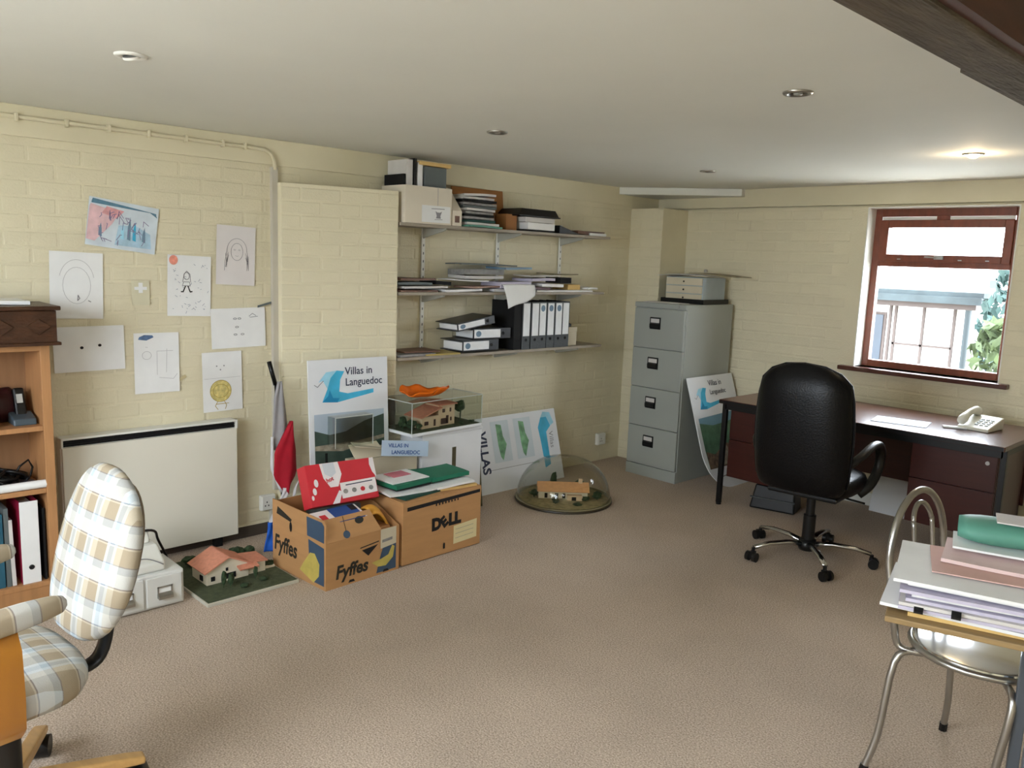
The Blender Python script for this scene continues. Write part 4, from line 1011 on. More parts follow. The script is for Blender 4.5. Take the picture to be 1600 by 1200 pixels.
# large "Villas in Languedoc" board against the pier
pv = board('poster_board', 'tall poster board with blue wave and hillside picture leaning on the pier', 0.50, 1.02, (0.335, 2.225, 0.0), PI/2-0.06, 0.06)
lettering(pv, 'Villas in', 0.060, m_inkblue, T((0.225, -0.0012, 0.93)), bold=0.0006, sx=0.95)
lettering(pv, 'Languedoc', 0.060, m_inkblue, T((0.225, -0.0012, 0.868)), bold=0.0006, sx=0.92)
wave_logo(pv, 0.075, 0.785, 0.33)
flat(pv, rect(0.03, 0.47, 0.14, 0.70), m_hill2, -0.0010, 'picture')
flat(pv, [(0.03, 0.63), (0.12, 0.60), (0.22, 0.61), (0.34, 0.66), (0.47, 0.69), (0.47, 0.72), (0.03, 0.72)], m_skyp, -0.0013, 'picture_sky')
flat(pv, [(0.03, 0.52), (0.2, 0.50), (0.47, 0.55), (0.47, 0.57), (0.3, 0.55), (0.03, 0.545)], m_stone, -0.0013, 'picture_roofs')
flat(pv, [(0.09, 0.42), (0.105, 0.42), (0.105, 0.50), (0.09, 0.50)], m_blackmatt, -0.0015, 'picture_doorway')
flat(pv, [(0.03, 0.26), (0.47, 0.26), (0.47, 0.34), (0.2, 0.38), (0.03, 0.33)], m_hill, -0.0014, 'picture_bushes')
# cream carton with loose flaps, between poster and computer carton
cc = thing('cream_carton', 'cream cardboard carton with bent lid flaps behind the red snack box', 'box', (0.475, 2.40, 0), 0.03)
MB().box(-0.09, 0, 0, 0.44, 0.004, 0.475).build('body', m_cardlight, cc, bevel=0.003)
slab((0.0, 0.01, 0.477), (0.0, 0.22, 0.477), (-0.09, 0.21, 0.545), (-0.09, 0.02, 0.545), 0.004).build('lid_flap', m_cardlight, cc)
slab((0.0, 0.225, 0.477), (0.0, 0.435, 0.477), (-0.11, 0.435, 0.50), (-0.11, 0.225, 0.51), 0.004).build('lid_flap', m_cardlight, cc)
slab((-0.02, 0.02, 0.55), (0.01, 0.30, 0.497), (-0.10, 0.29, 0.50), (-0.11, 0.05, 0.552), 0.004).build('lid_flap', m_cardlight, cc)
fface(cc, ell(0.09, 0.43, 0.008, 0.005, 10), m_ink, 0.001, 'mark')
# white plinth carton carrying the acrylic case
wc = thing('white_plinth_box', 'tall white box with a dark slot, under the acrylic case', 'box', (0.475, 2.865, 0), 0.03)
MB().box(-0.21, 0, 0, 0.475, 0.004, 0.555).build('body', m_boardw, wc, bevel=0.003)
MB().box(-0.215, 0.006, -0.004, 0.480, 0.545, 0.572).build('lid', m_boardw, wc, bevel=0.004)
MB().box(-0.004, 0.0015, 0.235, 0.265, 0.24, 0.46).build('dark_slot', mat('olive_brown_strip', S(84, 76, 50), 0.6), wc)
# printed sign strip standing on the cream carton
sg = thing('sign_panel', 'pale blue sign panel with navy lettering below the acrylic case', 'sign'); sg.matrix_world = T((0.505, 2.56, 0.52)) @ RZ(PI/2-0.12) @ RX(-0.15) @ RY(0.12)
MB().box(0, 0.30, 0, 0.006, -0.03, 0.058).build('panel', mat('pale_blue_board', S(178, 196, 216), 0.5, var=0.05), sg, bevel=0.001)
lettering(sg, 'VILLAS IN', 0.030, m_bluebook, T((0.04, -0.001, 0.02)), bold=0.0006)
lettering(sg, 'LANGUEDOC', 0.030, m_bluebook, T((0.06, -0.001, -0.018)), bold=0.0006)
# acrylic case with a model villa
ac = thing('acrylic_model_case', 'clear acrylic case over a model villa, on the white box', 'display case', (0.375, 3.02, 0.574), 0.06)
cw, cd, chh = 0.27, 0.56, 0.195         # x, y, height
MB().box(-cw/2, cw/2, -cd/2, cd/2, 0, 0.018).build('base_board', m_boardw, ac, bevel=0.002)
MB().box(-cw/2+0.008, cw/2-0.008, -cd/2+0.008, cd/2-0.008, 0.018, 0.021).build('turf', m_turf, ac)
for (x0, x1, y0, y1) in ((-cw/2, -cw/2+0.003, -cd/2, cd/2), (cw/2-0.003, cw/2, -cd/2, cd/2), (-cw/2+0.003, cw/2-0.003, -cd/2, -cd/2+0.003), (-cw/2+0.003, cw/2-0.003, cd/2-0.003, cd/2)):
    MB().box(x0, x1, y0, y1, 0.0185, chh).build('acrylic_side', m_perspex, ac)
MB().box(-cw/2, cw/2, -cd/2, cd/2, chh, chh+0.003).build('acrylic_top', m_perspex, ac)
m_edge = mat('frosted_acrylic_edge', S(190, 196, 190), 0.3, var=0.02)
e = MB(); q = 0.0016
for (x, y) in ((-1, -1), (-1, 1), (1, -1), (1, 1)): e.box(x*cw/2-q, x*cw/2+q, y*cd/2-q, y*cd/2+q, 0.018, chh+0.003)
for x in (-1, 1): e.box(x*cw/2-q, x*cw/2+q, -cd/2, cd/2, chh, chh+0.004)
for y in (-1, 1): e.box(-cw/2, cw/2, y*cd/2-q, y*cd/2+q, chh, chh+0.004)
e.build('glued_edges', m_edge, ac)
hv = MB().box(-0.06, 0.06, -0.01, 0.12, 0.02, 0.145).build('house_walls', m_modelpink, ac)
MB().box(-0.06, 0.07, -0.15, -0.01, 0.02, 0.09).build('wing_walls', m_modelpink, ac)
slab((-0.075, -0.165, 0.085), (0.085, -0.165, 0.085), (0.085, 0.0, 0.135), (-0.075, 0.0, 0.135), 0.006).build('roof_slope', m_terra, ac)
slab((-0.075, -0.02, 0.152), (0.075, -0.02, 0.146), (0.075, 0.13, 0.146), (-0.075, 0.13, 0.152), 0.006).build('roof_slope', m_terra, ac)
for (x, y, z, w, h) in ((0.07, -0.115, 0.04, 0.03, 0.022), (0.07, -0.05, 0.03, 0.014, 0.04), (0.06, 0.03, 0.10, 0.02, 0.022), (0.06, 0.085, 0.10, 0.012, 0.024), (0.06, 0.035, 0.03, 0.05, 0.035), (0.06, 0.09, 0.045, 0.012, 0.022), (0.06, 0.06, 0.03, 0.02, 0.05)):
    MB().box(x-0.002, x+0.002, y-w/2, y+w/2, z, z+h).build('window_opening', mat('dark_brown_opening', S(70, 44, 34), 0.7), ac)
pt = MB(); px, py = 0.03, 0.195
pt.tube([(px, py, 0.02), (px+0.003, py+0.002, 0.09)], 0.004, 6)
pt.ball((px, py, 0.12), 0.03, 0.036, 0.032, 9, 6, 0.35); pt.ball((px, py-0.012, 0.10), 0.025, 0.028, 0.014, 9, 6, 0.35)
pt.build('model_tree', m_tree, ac)
for (x, y, r, h) in ((0.05, -0.21, 0.03, 0.06), (0.0, -0.235, 0.03, 0.07), (0.08, -0.18, 0.02, 0.04), (0.10, 0.14, 0.02, 0.02), (0.09, 0.24, 0.02, 0.015), (-0.08, 0.2, 0.03, 0.04)):
    model_tree(ac, x, y, 0.02, h, r)
# orange bag lying on the case
ob = MB()
def bagfn(u, v):
    a = 2*PI*u; k = 0.25+0.75*v
    return (0.105*k*math.cos(a)*(1+0.1*math.sin(3*a)), 0.18*k*math.sin(a)*(1+0.08*math.cos(2*a)), 0.004+0.055*v**2.2*(0.75+0.3*math.sin(2*a+0.6)+0.15*math.sin(7*a)))
ob.sheet(bagfn, 40, 7, 0.003)
ob.lathe([(0.0001, 0.002), (0.026, 0.002), (0.026, 0.006), (0.0001, 0.006)], 12)
o = tag(ob.build('orange_bag', m_orange, smooth=True), 'crumpled orange plastic bag on the acrylic case', 'bag'); place(o, (0.40, 2.93, 0.779), 0.1)

# empty clear cover standing in front of the poster
ep = thing('acrylic_cover', 'empty clear acrylic cover before the tall poster board', 'display case', (0.405, 2.30, 0.553), 0.0)
for (x0, x1, y0, y1) in ((-0.04, -0.037, 0, 0.24), (0.037, 0.04, 0, 0.24), (-0.037, 0.037, 0, 0.003), (-0.037, 0.037, 0.237, 0.24)):
    MB().box(x0, x1, y0, y1, 0, 0.165).build('acrylic_side', m_perspex, ep)
MB().box(-0.04, 0.04, 0, 0.24, 0.165, 0.168).build('acrylic_top', m_perspex, ep)
e = MB()
for (x, y) in ((0.04, 0), (0.04, 0.24)): e.box(x-q, x+q, y-q, y+q, 0, 0.168)
e.box(0.04-q, 0.04+q, 0, 0.24, 0.166, 0.170); e.build('glued_edges', m_edge, ep)

# sideways white poster leaning on the wall below the shelves
vb = board('poster_board', 'white landscape board lying on its side, blue wave at right', 0.98, 0.525, (0.20, 3.44, 0.0), PI/2, 0.27)
lettering(vb, 'VILLAS', 0.10, m_inkblue, T((0.20, -0.0012, 0.43)) @ RY(PI/2), bold=0.003)
m_pgreen = mat('plant_print', S(120, 168, 126), 0.6, var=0.45, scale=16)
for (x, lab) in ((0.38, 0), (0.60, 1)):
    flat(vb, rect(x-0.06, x+0.11, 0.20, 0.49), mat('pale_grey_blue_print', S(206, 216, 222), 0.6, var=0.04), -0.001, 'picture')
    flat(vb, [(x-0.01, 0.47), (x+0.04, 0.46), (x+0.045, 0.38), (x+0.07, 0.32), (x+0.02, 0.21), (x+0.0, 0.24), (x-0.01, 0.32)], m_pgreen, -0.0014, 'plant')
flat(vb, [(0.80, 0.10), (0.86, 0.12), (0.86, 0.36), (0.91, 0.40), (0.88, 0.47), (0.82, 0.47), (0.78, 0.40), (0.79, 0.3)], m_aqua, -0.001, 'wave_print')
flat(vb, [(0.82, 0.47), (0.88, 0.47), (0.91, 0.40), (0.95, 0.42), (0.92, 0.50), (0.85, 0.51)], m_aquapale, -0.0012, 'foam_print')
lettering(vb, 'Villas', 0.06, m_pencil, T((0.885, -0.0012, 0.36)) @ RY(PI/2), bold=0.0)
flat(vb, rect(0.22, 0.70, 0.155, 0.158), m_pencil, -0.001, 'caption_rule')
# two dark frames standing on edge beside the white box
for k, (y, lab) in enumerate(((3.40, 'dark picture frame standing nearest the white box'), (3.435, 'olive picture frame standing nearest the sideways board'))):
    t = thing('picture_frame', lab, 'frame', (0.37, y, 0), group=None, rot=(0.10, 0, 0))
    m_ = m_blackmatt if k == 0 else mat('olive_frame', S(92, 88, 62), 0.4)
    b = MB(); b.box(-0.18, 0.0, 0, 0.016, 0, 0.02); b.box(-0.18, 0, 0, 0.016, 0.30, 0.32); b.box(-0.18, -0.16, 0, 0.016, 0.02, 0.30); b.box(-0.02, 0, 0, 0.016, 0.02, 0.30)
    b.build('moulding', m_, t, bevel=0.002)
    MB().box(-0.16, -0.02, 0.004, 0.012, 0.02, 0.30).build('backing', m_greypaper, t)

# ---------------------------------------------------------------- domed model on the carpet
dm = thing('domed_model', 'model farmhouse under a clear plastic dome on the carpet', 'model', (0.59, 3.985, 0))
RD = 0.325
MB().lathe([(0.0001, 0.0), (RD, 0.0), (RD+0.006, 0.006), (RD+0.004, 0.014), (0.0001, 0.016)], 48).build('base_disc', mat('dark_base_disc', S(58, 50, 36), 0.4), dm, smooth=True, auto=True)
MB().lathe([(0.0001, 0.016), (RD-0.02, 0.016), (RD-0.025, 0.02), (0.0001, 0.022)], 40).build('ground', mat('dry_grass_model', S(150, 136, 100), 0.95, var=0.3, scale=30), dm, smooth=True)
prof = []
for i in range(15):
    a = PI/2*i/14; prof.append((max(0.0001, (RD-0.008)*math.cos(a)**0.85), 0.018+0.285*math.sin(a)**0.95))
inner = [(max(0.0001, r-0.003), z-0.003 if i > 0 else z) for i, (r, z) in enumerate(prof)]
MB().lathe(prof+inner[::-1], 56).build('dome', m_dome, dm, smooth=True)
MB().lathe([(RD-0.012, 0.015), (RD+0.002, 0.015), (RD+0.002, 0.024), (RD-0.012, 0.026), (RD-0.012, 0.015)], 56).build('dome_lip', mat('olive_clear_edge', S(120, 112, 84), 0.25), dm, smooth=True)
m_roof2 = mat('sandstone_model_roof', S(214, 160, 112), 0.8, var=0.08, scale=40)
RM = RZ(-0.75)
def rot_part(b, name, m_): 
    b.v = [tuple(RM @ Vector(v)) for v in b.v]; return b.build(name, m_, dm)
rot_part(MB().box(-0.04, 0.05, -0.17, 0.16, 0.02, 0.075), 'house_walls', m_modelwall)
rot_part(slab((0.065, -0.18, 0.07), (0.065, 0.17, 0.07), (0.0, 0.17, 0.12), (0.0, -0.18, 0.12), 0.006), 'roof_slope', m_roof2)
rot_part(slab((0.0, -0.18, 0.12), (0.0, 0.17, 0.12), (-0.06, 0.17, 0.07), (-0.06, -0.18, 0.07), 0.006), 'roof_slope', m_roof2)
rot_part(MB().box(0.05, 0.09, 0.02, 0.12, 0.02, 0.055), 'porch', m_modelpink)
rot_part(MB().box(-0.01, 0.01, 0.10, 0.125, 0.115, 0.15), 'chimney', m_modelpink)
for (y, w) in ((-0.12, 0.02), (-0.05, 0.025), (0.0, 0.02)): rot_part(MB().box(0.049, 0.0515, y-w/2, y+w/2, 0.025, 0.058), 'window_opening', m_blackmatt)
rot_part(MB().box(0.089, 0.0915, 0.05, 0.08, 0.022, 0.046), 'window_opening', m_blackmatt)
for (x, y, h, r) in ((0.16, 0.05, 0.03, 0.03), (0.08, -0.16, 0.04, 0.025), (-0.05, 0.22, 0.07, 0.03), (0.18, 0.14, 0.05, 0.035), (-0.12, -0.16, 0.05, 0.03), (0.02, 0.05, 0.0, 0.001), (-0.14, 0.05, 0.13, 0.025), (0.2, -0.08, 0.02, 0.03)):
    if h > 0: model_tree(dm, x, y, 0.02, h, r)

# ================================================================ WALL SHELVES
SZ = [1.790, 1.385, 0.995]        # tops of the three boards
SY0, SY1 = 2.84, [4.74, 4.70, 4.70]
labs = ['top shelf board of the wall shelving', 'sagging middle shelf board heaped with papers', 'lowest shelf board carrying the binders']
for k in range(3):
    z = SZ[k]
    def fn(u, v, z=z, k=k):
        y = SY0+(SY1[k]-SY0)*u; sag = 0.0
        return (0.01+0.245*v, y, z-0.009-sag)
    o = MB().sheet(fn, 10, 1, 0.018).build('shelf_board', m_shelf, None, bevel=0.0015)
    tag(o, labs[k], 'shelf', 'boards of the wall shelving')
UY = [3.195, 3.835, 4.46]
for k, y in enumerate(UY):
    t = thing('shelf_upright', ['left shelf upright with brackets on the brick wall', 'middle shelf upright with brackets on the brick wall', 'right shelf upright with brackets on the brick wall'][k], 'shelf upright', (0.006, y, 0), group='slotted uprights of the wall shelving')
    MB().box(0, 0.012, -0.013, 0.013, 0.93, 1.86).build('rail', m_white, t, bevel=0.002)
    for i in range(18): MB().box(0.0118, 0.0126, -0.003, 0.003, 0.96+i*0.05, 0.975+i*0.05).build('slot', m_greydark, t)
    for z in SZ:
        MB().prism([(0.012, z-0.075), (0.022, z-0.075), (0.225, z-0.032), (0.235, z-0.0185), (0.012, z-0.0185)], -0.008, 0.008, 'y').build('bracket', mat('grey_white_bracket', S(176, 176, 166), 0.45), t, bevel=0.002)

# ---- top shelf
z = SZ[0]+0.0005
bx = thing('archive_box', 'white cardboard archive box at the left of the top shelf', 'box', (0.03, 2.865, z))
b = MB(); b.box(0, 0.24, 0, 0.345, 0, 0.006); b.box(0, 0.005, 0, 0.345, 0.006, 0.215); b.box(0.235, 0.24, 0, 0.345, 0.006, 0.215); b.box(0.005, 0.235, 0, 0.005, 0.006, 0.215); b.box(0.005, 0.235, 0.34, 0.345, 0.006, 0.215)
m_arch = mat('ivory_cardboard', S(222, 212, 194), 0.7, var=0.04)
b.build('body', m_arch, bx)
lb = MB().box(0.24, 0.2412, 0.12, 0.335, 0.01, 0.108).build('front_label', m_paper, bx)
fface(lb, [(0.19, 0.088), (0.29, 0.09), (0.29, 0.094), (0.19, 0.092)], m_pencil, 0.2418, 'label_print')
fface(lb, [(0.22, 0.078), (0.235, 0.07), (0.255, 0.07), (0.27, 0.078), (0.258, 0.05), (0.262, 0.035), (0.225, 0.035), (0.23, 0.05)], m_pencil, 0.2418, 'emblem')
fface(lb, [(0.215, 0.026), (0.275, 0.028), (0.275, 0.031), (0.215, 0.029)], m_pencil, 0.2418, 'label_print')
fface(bx, [(0.236, 0.11), (0.239, 0.11), (0.239, 0.212), (0.236, 0.212)], m_pencil, 0.2408, 'seam_line')
for (y, w, h, m_, lab, tl) in [(2.872, 0.018, 0.27, m_blackmatt, 'black folder at the left edge of the archive box', 0.0), (2.895, 0.045, 0.355, m_paper2, 'tall white lever file standing in the archive box', 0.0), (2.950, 0.02, 0.365, m_black, 'thin black folder in the archive box', 0.0), (2.978, 0.035, 0.345, m_paper, 'white catalogue beside the grey box file', 0.0)]:
    o = tag(MB().box(0, 0.19, 0, w, 0, h).build('standing_file', m_, bevel=0.002), lab, 'folder'); place(o, (0.045, y, z+0.008))
o = tag(MB().box(0, 0.19, 0, 0.165, 0, 0.328).build('box_file', m_greyfold, bevel=0.003), 'slate grey box file standing in the archive box', 'box file'); place(o, (0.045, 3.028, z+0.008))
pad('manila folder lying across the top of the archive box files', m_manila, 0.15, 3.10, 0.19, 0.24, 0.020, z+0.340, 0.05, name='document_folder')
o = MB().prism([(0.0, 0), (0.235, 0), (0.235, 0.09), (0.13, 0.21), (0, 0.21)], 0, 0.075, 'y').build('magazine_file', m_arch, None, bevel=0.002)
place(tag(o, 'white cardboard magazine file right of the archive box', 'magazine file'), (0.03, 3.222, z))
MB().box(0.2352, 0.237, 0.02, 0.055, 0.02, 0.06).build('finger_hole', m_warm, o)
cols = [m_teal, m_paper2, m_darkgreen, m_greypaper, m_blackmatt, m_greypaper, m_paper2, m_greyfold, m_greypaper, m_blackmatt, m_paper2, m_paper2]
nm = ['pale teal wallet jutting out below the magazine pile', 'off-white magazine just above the teal wallet', 'dark green folder low in the magazine pile', 'grey magazine, third from the bottom of the pile', 'black folder in the middle of the magazine pile', 'grey magazine above the black folder in the pile', 'off-white brochure in the middle of the pile', 'slate folder in the upper half of the pile', 'grey magazine in the upper half of the pile', 'black magazine near the top of the pile', 'pale magazine second from the top of the pile', 'bent pale magazine on top of the pile']
zz = z+0.001
for i, (m_, lab) in enumerate(zip(cols, nm)):
    h = 0.014 if i else 0.010
    x = 0.15+random.uniform(-0.015, 0.02); y = 3.455+random.uniform(-0.015, 0.02)
    if i == 0: x, y = 0.185, 3.47
    pad(lab, m_, x, y, 0.215, 0.26 if i else 0.30, h, zz, random.uniform(-0.12, 0.12), name='magazine', cat='magazine' if 'magazine' in lab.split(' pile')[0] else 'folder', wave=0.0015 if i < 11 else 0.006)
    zz += h+(0.0035 if i < 10 else 0.006)
cd_ = MB().sheet(lambda u, v: (0.055-0.03*v, 3.40+0.45*u, z+0.262*v-0.0*u), 6, 4, 0.005)
tag(cd_.build('cardboard_sheet', mat('warm_brown_card', S(164, 112, 64), 0.75, var=0.06)), 'brown cardboard sheet standing behind the magazine pile', 'cardboard')
o = tag(MB().box(0, 0.10, 0, 0.10, 0, 0.105).build('brown_box', mat('warm_brown_card', S(164, 112, 64)), bevel=0.003), 'small brown box between magazine pile and black tray', 'box'); place(o, (0.10, 3.73, z))
pad('thin black folder under the white paper stack on the top shelf', m_blackmatt, 0.15, 3.99, 0.20, 0.32, 0.010, z+0.001, 0.06)
pad('white paper stack under the black tray on the top shelf', m_paper, 0.15, 4.01, 0.20, 0.27, 0.045, z+0.013, 0.04, name='paper_stack', cat='papers')
pad('grey booklets between white stack and black tray', m_paper2, 0.15, 4.00, 0.20, 0.28, 0.032, z+0.061, 0.0, name='paper_stack', cat='papers')
tr_ = thing('letter_tray', 'black plastic tray upside down on the white paper stack', 'tray', (0.15, 3.985, z+0.0965), 0.03)
MB().hexa([(-0.125, -0.20, 0), (0.11, -0.20, 0), (0.11, 0.20, 0), (-0.125, 0.20, 0)], [(-0.105, -0.155, 0.052), (0.09, -0.155, 0.052), (0.09, 0.175, 0.052), (-0.105, 0.175, 0.052)]).build('shell', m_black, tr_, bevel=0.004)
MB().box(-0.128, 0.114, -0.203, 0.203, 0.0, 0.008).build('rim', m_black, tr_, bevel=0.002)
o = MB().prism([(0, 0), (0.21, 0), (0.20, 0.006), (0.0, 0.055)], 0, 0.2, 'x').build('ring_binder', m_black, None, bevel=0.003)
place(tag(o, 'black ring binder lying flat right of the tray', 'binder'), (0.05, 4.195, z))
pad('brown magazine slumped at the right of the top shelf', m_warm, 0.14, 4.465, 0.19, 0.16, 0.022, z+0.004, 0.1, name='magazine', cat='magazine', wave=0.004)
pad('thin brown booklet under the right end magazine', mat('dark_brown_cover', S(84, 58, 48), 0.5, var=0.15), 0.13, 4.60, 0.18, 0.22, 0.008, z+0.022, -0.05, name='booklet', cat='booklet')
pad('small white book at the right end of the top shelf', m_paper, 0.165, 4.62, 0.14, 0.19, 0.018, z+0.001, 0.03, name='paperback_book', cat='book')

# ---- middle shelf: heap of papers
z = SZ[1]+0.0005
heap = [  # label, mat, x, y, w, d, h, z, rz, wave
 ('orange-edged brochure lowest at the left of the middle shelf', m_warm, 0.15, 2.99, 0.21, 0.28, 0.010, 0.000, 0.05, 0.001),
 ('pale booklet on the brochure at the left of the middle shelf', m_paper2, 0.16, 3.04, 0.21, 0.32, 0.012, 0.013, -0.08, 0.002),
 ('grey folder at the far left of the middle shelf heap', m_greyfold, 0.13, 2.98, 0.19, 0.26, 0.016, 0.030, 0.04, 0.002),
 ('dark brown magazine topmost at the left of the middle shelf', m_warm, 0.13, 3.00, 0.19, 0.27, 0.012, 0.050, 0.10, 0.003),
 ('white papers lying flat left of centre on the middle shelf', m_paper, 0.16, 3.33, 0.22, 0.30, 0.014, 0.000, 0.12, 0.003),
 ('black wallet left of centre on the middle shelf', m_blackmatt, 0.14, 3.20, 0.14, 0.14, 0.022, 0.026, 0.3, 0.003),
 ('rumpled white letter left of centre on the middle shelf', m_paper, 0.17, 3.40, 0.20, 0.26, 0.006, 0.028, -0.2, 0.010),
 ('pinkish brown envelope in the centre of the middle shelf', mat('rosy_brown_paper', S(168, 138, 124), 0.7, var=0.1), 0.17, 3.52, 0.19, 0.24, 0.010, 0.014, 0.25, 0.006),
 ('white papers under the blue folder on the middle shelf', m_paper, 0.14, 3.76, 0.21, 0.30, 0.018, 0.000, -0.05, 0.002),
 ('long dark grey folder lying highest on the middle shelf heap', m_greyfold, 0.10, 3.62, 0.16, 0.50, 0.008, 0.100, 0.04, 0.004),
 ('grey magazines under the long dark folder on the middle shelf', m_greypaper, 0.10, 3.57, 0.17, 0.34, 0.034, 0.060, -0.05, 0.003),
 ('flat white catalogue low in the centre of the middle shelf', m_paper2, 0.10, 3.57, 0.17, 0.34, 0.020, 0.030, 0.03, 0.002),
 ('blue-grey folder right of centre on the middle shelf', m_bluegrey, 0.17, 3.80, 0.19, 0.25, 0.014, 0.075, 0.08, 0.003),
 ('pale blue papers under the blue-grey folder', m_lilac, 0.16, 3.79, 0.20, 0.28, 0.040, 0.024, 0.02, 0.003),
 ('maroon booklet right of the blue-grey folder', mat('maroon_cover', S(92, 56, 60), 0.5, var=0.1), 0.16, 4.04, 0.20, 0.16, 0.016, 0.010, 0.0, 0.002),
 ('lilac papers right of centre on the middle shelf', m_lilac, 0.16, 4.05, 0.19, 0.24, 0.018, 0.032, 0.15, 0.003),
 ('white envelope at the right of the middle shelf', m_paper, 0.20, 4.13, 0.14, 0.22, 0.020, 0.012, 0.05, 0.002),
 ('curved pale magazine rising at the right of the middle shelf', m_paper2, 0.12, 4.12, 0.17, 0.30, 0.008, 0.062, 0.02, 0.010),
 ('olive folder lying over the right of the middle shelf', mat('olive_card', S(120, 110, 78), 0.6), 0.12, 4.33, 0.17, 0.26, 0.006, 0.062, 0.0, 0.004),
 ('black stapled pack under the olive folder', m_blackmatt, 0.17, 4.29, 0.14, 0.12, 0.040, 0.014, 0.1, 0.001),
 ('amber envelope under the olive folder on the middle shelf', m_manila, 0.13, 4.42, 0.15, 0.13, 0.036, 0.016, 0.0, 0.001),
 ('white flat pad along the right front of the middle shelf', m_paper, 0.165, 4.28, 0.18, 0.58, 0.011, 0.000, 0.0, 0.0),
 ('crumpled white tissue at the right end of the middle shelf', m_paper, 0.15, 4.60, 0.15, 0.12, 0.014, 0.004, 0.2, 0.004)]
heap.sort(key=lambda q_: q_[7])
settled = []
def rest_z(x, y, w, d):
    t_ = 0.0
    for (x0, x1, y0, y1, zt_) in settled:
        if min(x+w/2, x1)-max(x-w/2, x0) > 0.004 and min(y+d/2, y1)-max(y-d/2, y0) > 0.004: t_ = max(t_, zt_)
    return t_
for (lab, m_, x, y, w, d, h, dz, rz, wv) in heap:
    wv = min(wv, 0.003); rz *= 0.5
    ca, sa = abs(math.cos(rz)), abs(math.sin(rz)); ew, ed = w*ca+d*sa, d*ca+w*sa
    dz = rest_z(x, y, ew, ed)+0.0008
    settled.append((x-ew/2, x+ew/2, y-ed/2, y+ed/2, dz+h+2*wv))
    nm_ = 'magazine' if 'magazine' in lab.split(' ')[1:4] else ('envelope' if 'envelope' in lab else ('document_folder' if 'folder' in lab.split(' on')[0] else 'loose_papers'))
    pad(lab, m_, x, y, w, d, h, z+dz+wv, rz, name=nm_, cat={'magazine': 'magazine', 'envelope': 'envelope', 'document_folder': 'folder', 'loose_papers': 'papers'}[nm_], wave=wv)
ZH = 0.050
def hang(u, v):
    y = 3.64+0.29*u
    if v < 0.4: k = v/0.4; return (0.266+0.024*k, y-0.005*(1-k), z+ZH+0.002*math.sin(3*u)-0.001*k)
    k = (v-0.4)/0.6; a = k*PI/2
    return (0.29+0.035*math.sin(a)+0.012*math.sin(4*u)*k, y+0.02*k*(1-2*u), z+ZH-(ZH+0.105)*k*(1-0.5*u)+0.006*math.sin(7*u)*k)
tag(MB().sheet(hang, 12, 14, 0.002).build('hanging_sheet', m_paper, smooth=True), 'white sheet drooping over the front edge of the middle shelf', 'paper')

# ---- bottom shelf: binders
z = SZ[2]+0.0005
ORD = ['leftmost of the six upright binders with pale spine labels', 'second from left of the six upright binders with pale labels', 'third from left of the six upright binders, blue emblem on label', 'fourth from left of the six upright binders, blue emblem on label', 'fifth from left of the six upright binders, blue emblem on label', 'rightmost of the six upright binders, beside the cream card box']
for k in range(6):
    t = lever_file('lever_arch_file', ORD[k], m_black, m_label, w=0.076, hgt=0.322, dep=0.235, group='upright binders on the lowest shelf', grey=m_filespine, logo=m_bluegrey if k in (2, 3, 4) else None)
    place(t, (0.250+random.uniform(-0.004, 0.004), 3.872+k*0.0785, z), PI/2)
t = lever_file('lever_arch_file', 'tall all-black binder at the left of the upright row', m_blackmatt, None, w=0.07, hgt=0.330, dep=0.225)
place(t, (0.243, 3.796, z), PI/2)
def flat_file(label, y0, zz, x, rz=0.0, w=0.070):
    t = lever_file('lever_arch_file', label, m_black, m_label, w=w, hgt=0.32, dep=0.22, grey=m_black, logo=m_bluegrey)
    # lying down: height axis along the shelf, width axis up
    t.matrix_world = T((x, y0, zz)) @ RZ(rz) @ RY(0) @ Matrix(((0, -1, 0, 0), (0, 0, -1, 0), (1, 0, 0, 0), (0, 0, 0, 1))) @ Matrix.Identity(4) @ RX(0)
    return t
flat_file('black binder lying lowest of the three flat binders', 3.655, z+0.012, 0.25, 0.03)
flat_file('black binder lying in the middle of the three flat binders', 3.765, z+0.084, 0.245, -0.04)
o = flat_file('black binder slumped open on top of the flat binders', 3.62, z+0.157, 0.235, 0.05, w=0.052)
o.matrix_world = T((0.235, 3.63, z+0.186)) @ RX(0.15) @ Matrix(((0, -1, 0, 0), (0, 0, -1, 0), (1, 0, 0, 0), (0, 0, 0, 1)))
pad('grey magazine flat at the left of the lowest shelf', m_greypaper, 0.15, 2.99, 0.20, 0.28, 0.014, z+0.0015, 0.05, name='magazine', cat='magazine', wave=0.001)
pad('olive yellow folder flat on the lowest shelf, left of the binders', mat('olive_yellow_card', S(188, 166, 92), 0.6), 0.16, 3.19, 0.20, 0.26, 0.008, z+0.0015, -0.08, wave=0.001)
pad('brown booklet on top of the papers left of the flat binders', m_warm, 0.14, 3.05, 0.18, 0.26, 0.008, z+0.020, -0.06, name='booklet', cat='booklet', wave=0.001)
bx = thing('card_index_box', 'small cream card box right of the upright binders', 'box', (0.06, 4.362, z))
MB().box(0, 0.15, 0, 0.105, 0, 0.13).build('body', m_cardlight, bx, bevel=0.003)
MB().box(-0.003, 0.153, -0.002, 0.108, 0.10, 0.134).build('lid', m_cardlight, bx, bevel=0.003)
t = thing('tape_dispenser', 'dark tape dispenser on the cream card box', 'tape dispenser', (0.13, 4.41, z+0.1345))
MB().prism([(-0.05, 0), (0.06, 0), (0.06, 0.02), (0.02, 0.03), (-0.02, 0.05), (-0.05, 0.03)], -0.02, 0.02, 'y').build('body', m_black, t, bevel=0.004)
MB().tube([(-0.015, -0.012, 0.045), (-0.015, 0.012, 0.045)], 0.03, 16).build('tape_roll', m_filespine, t, smooth=True, auto=True)

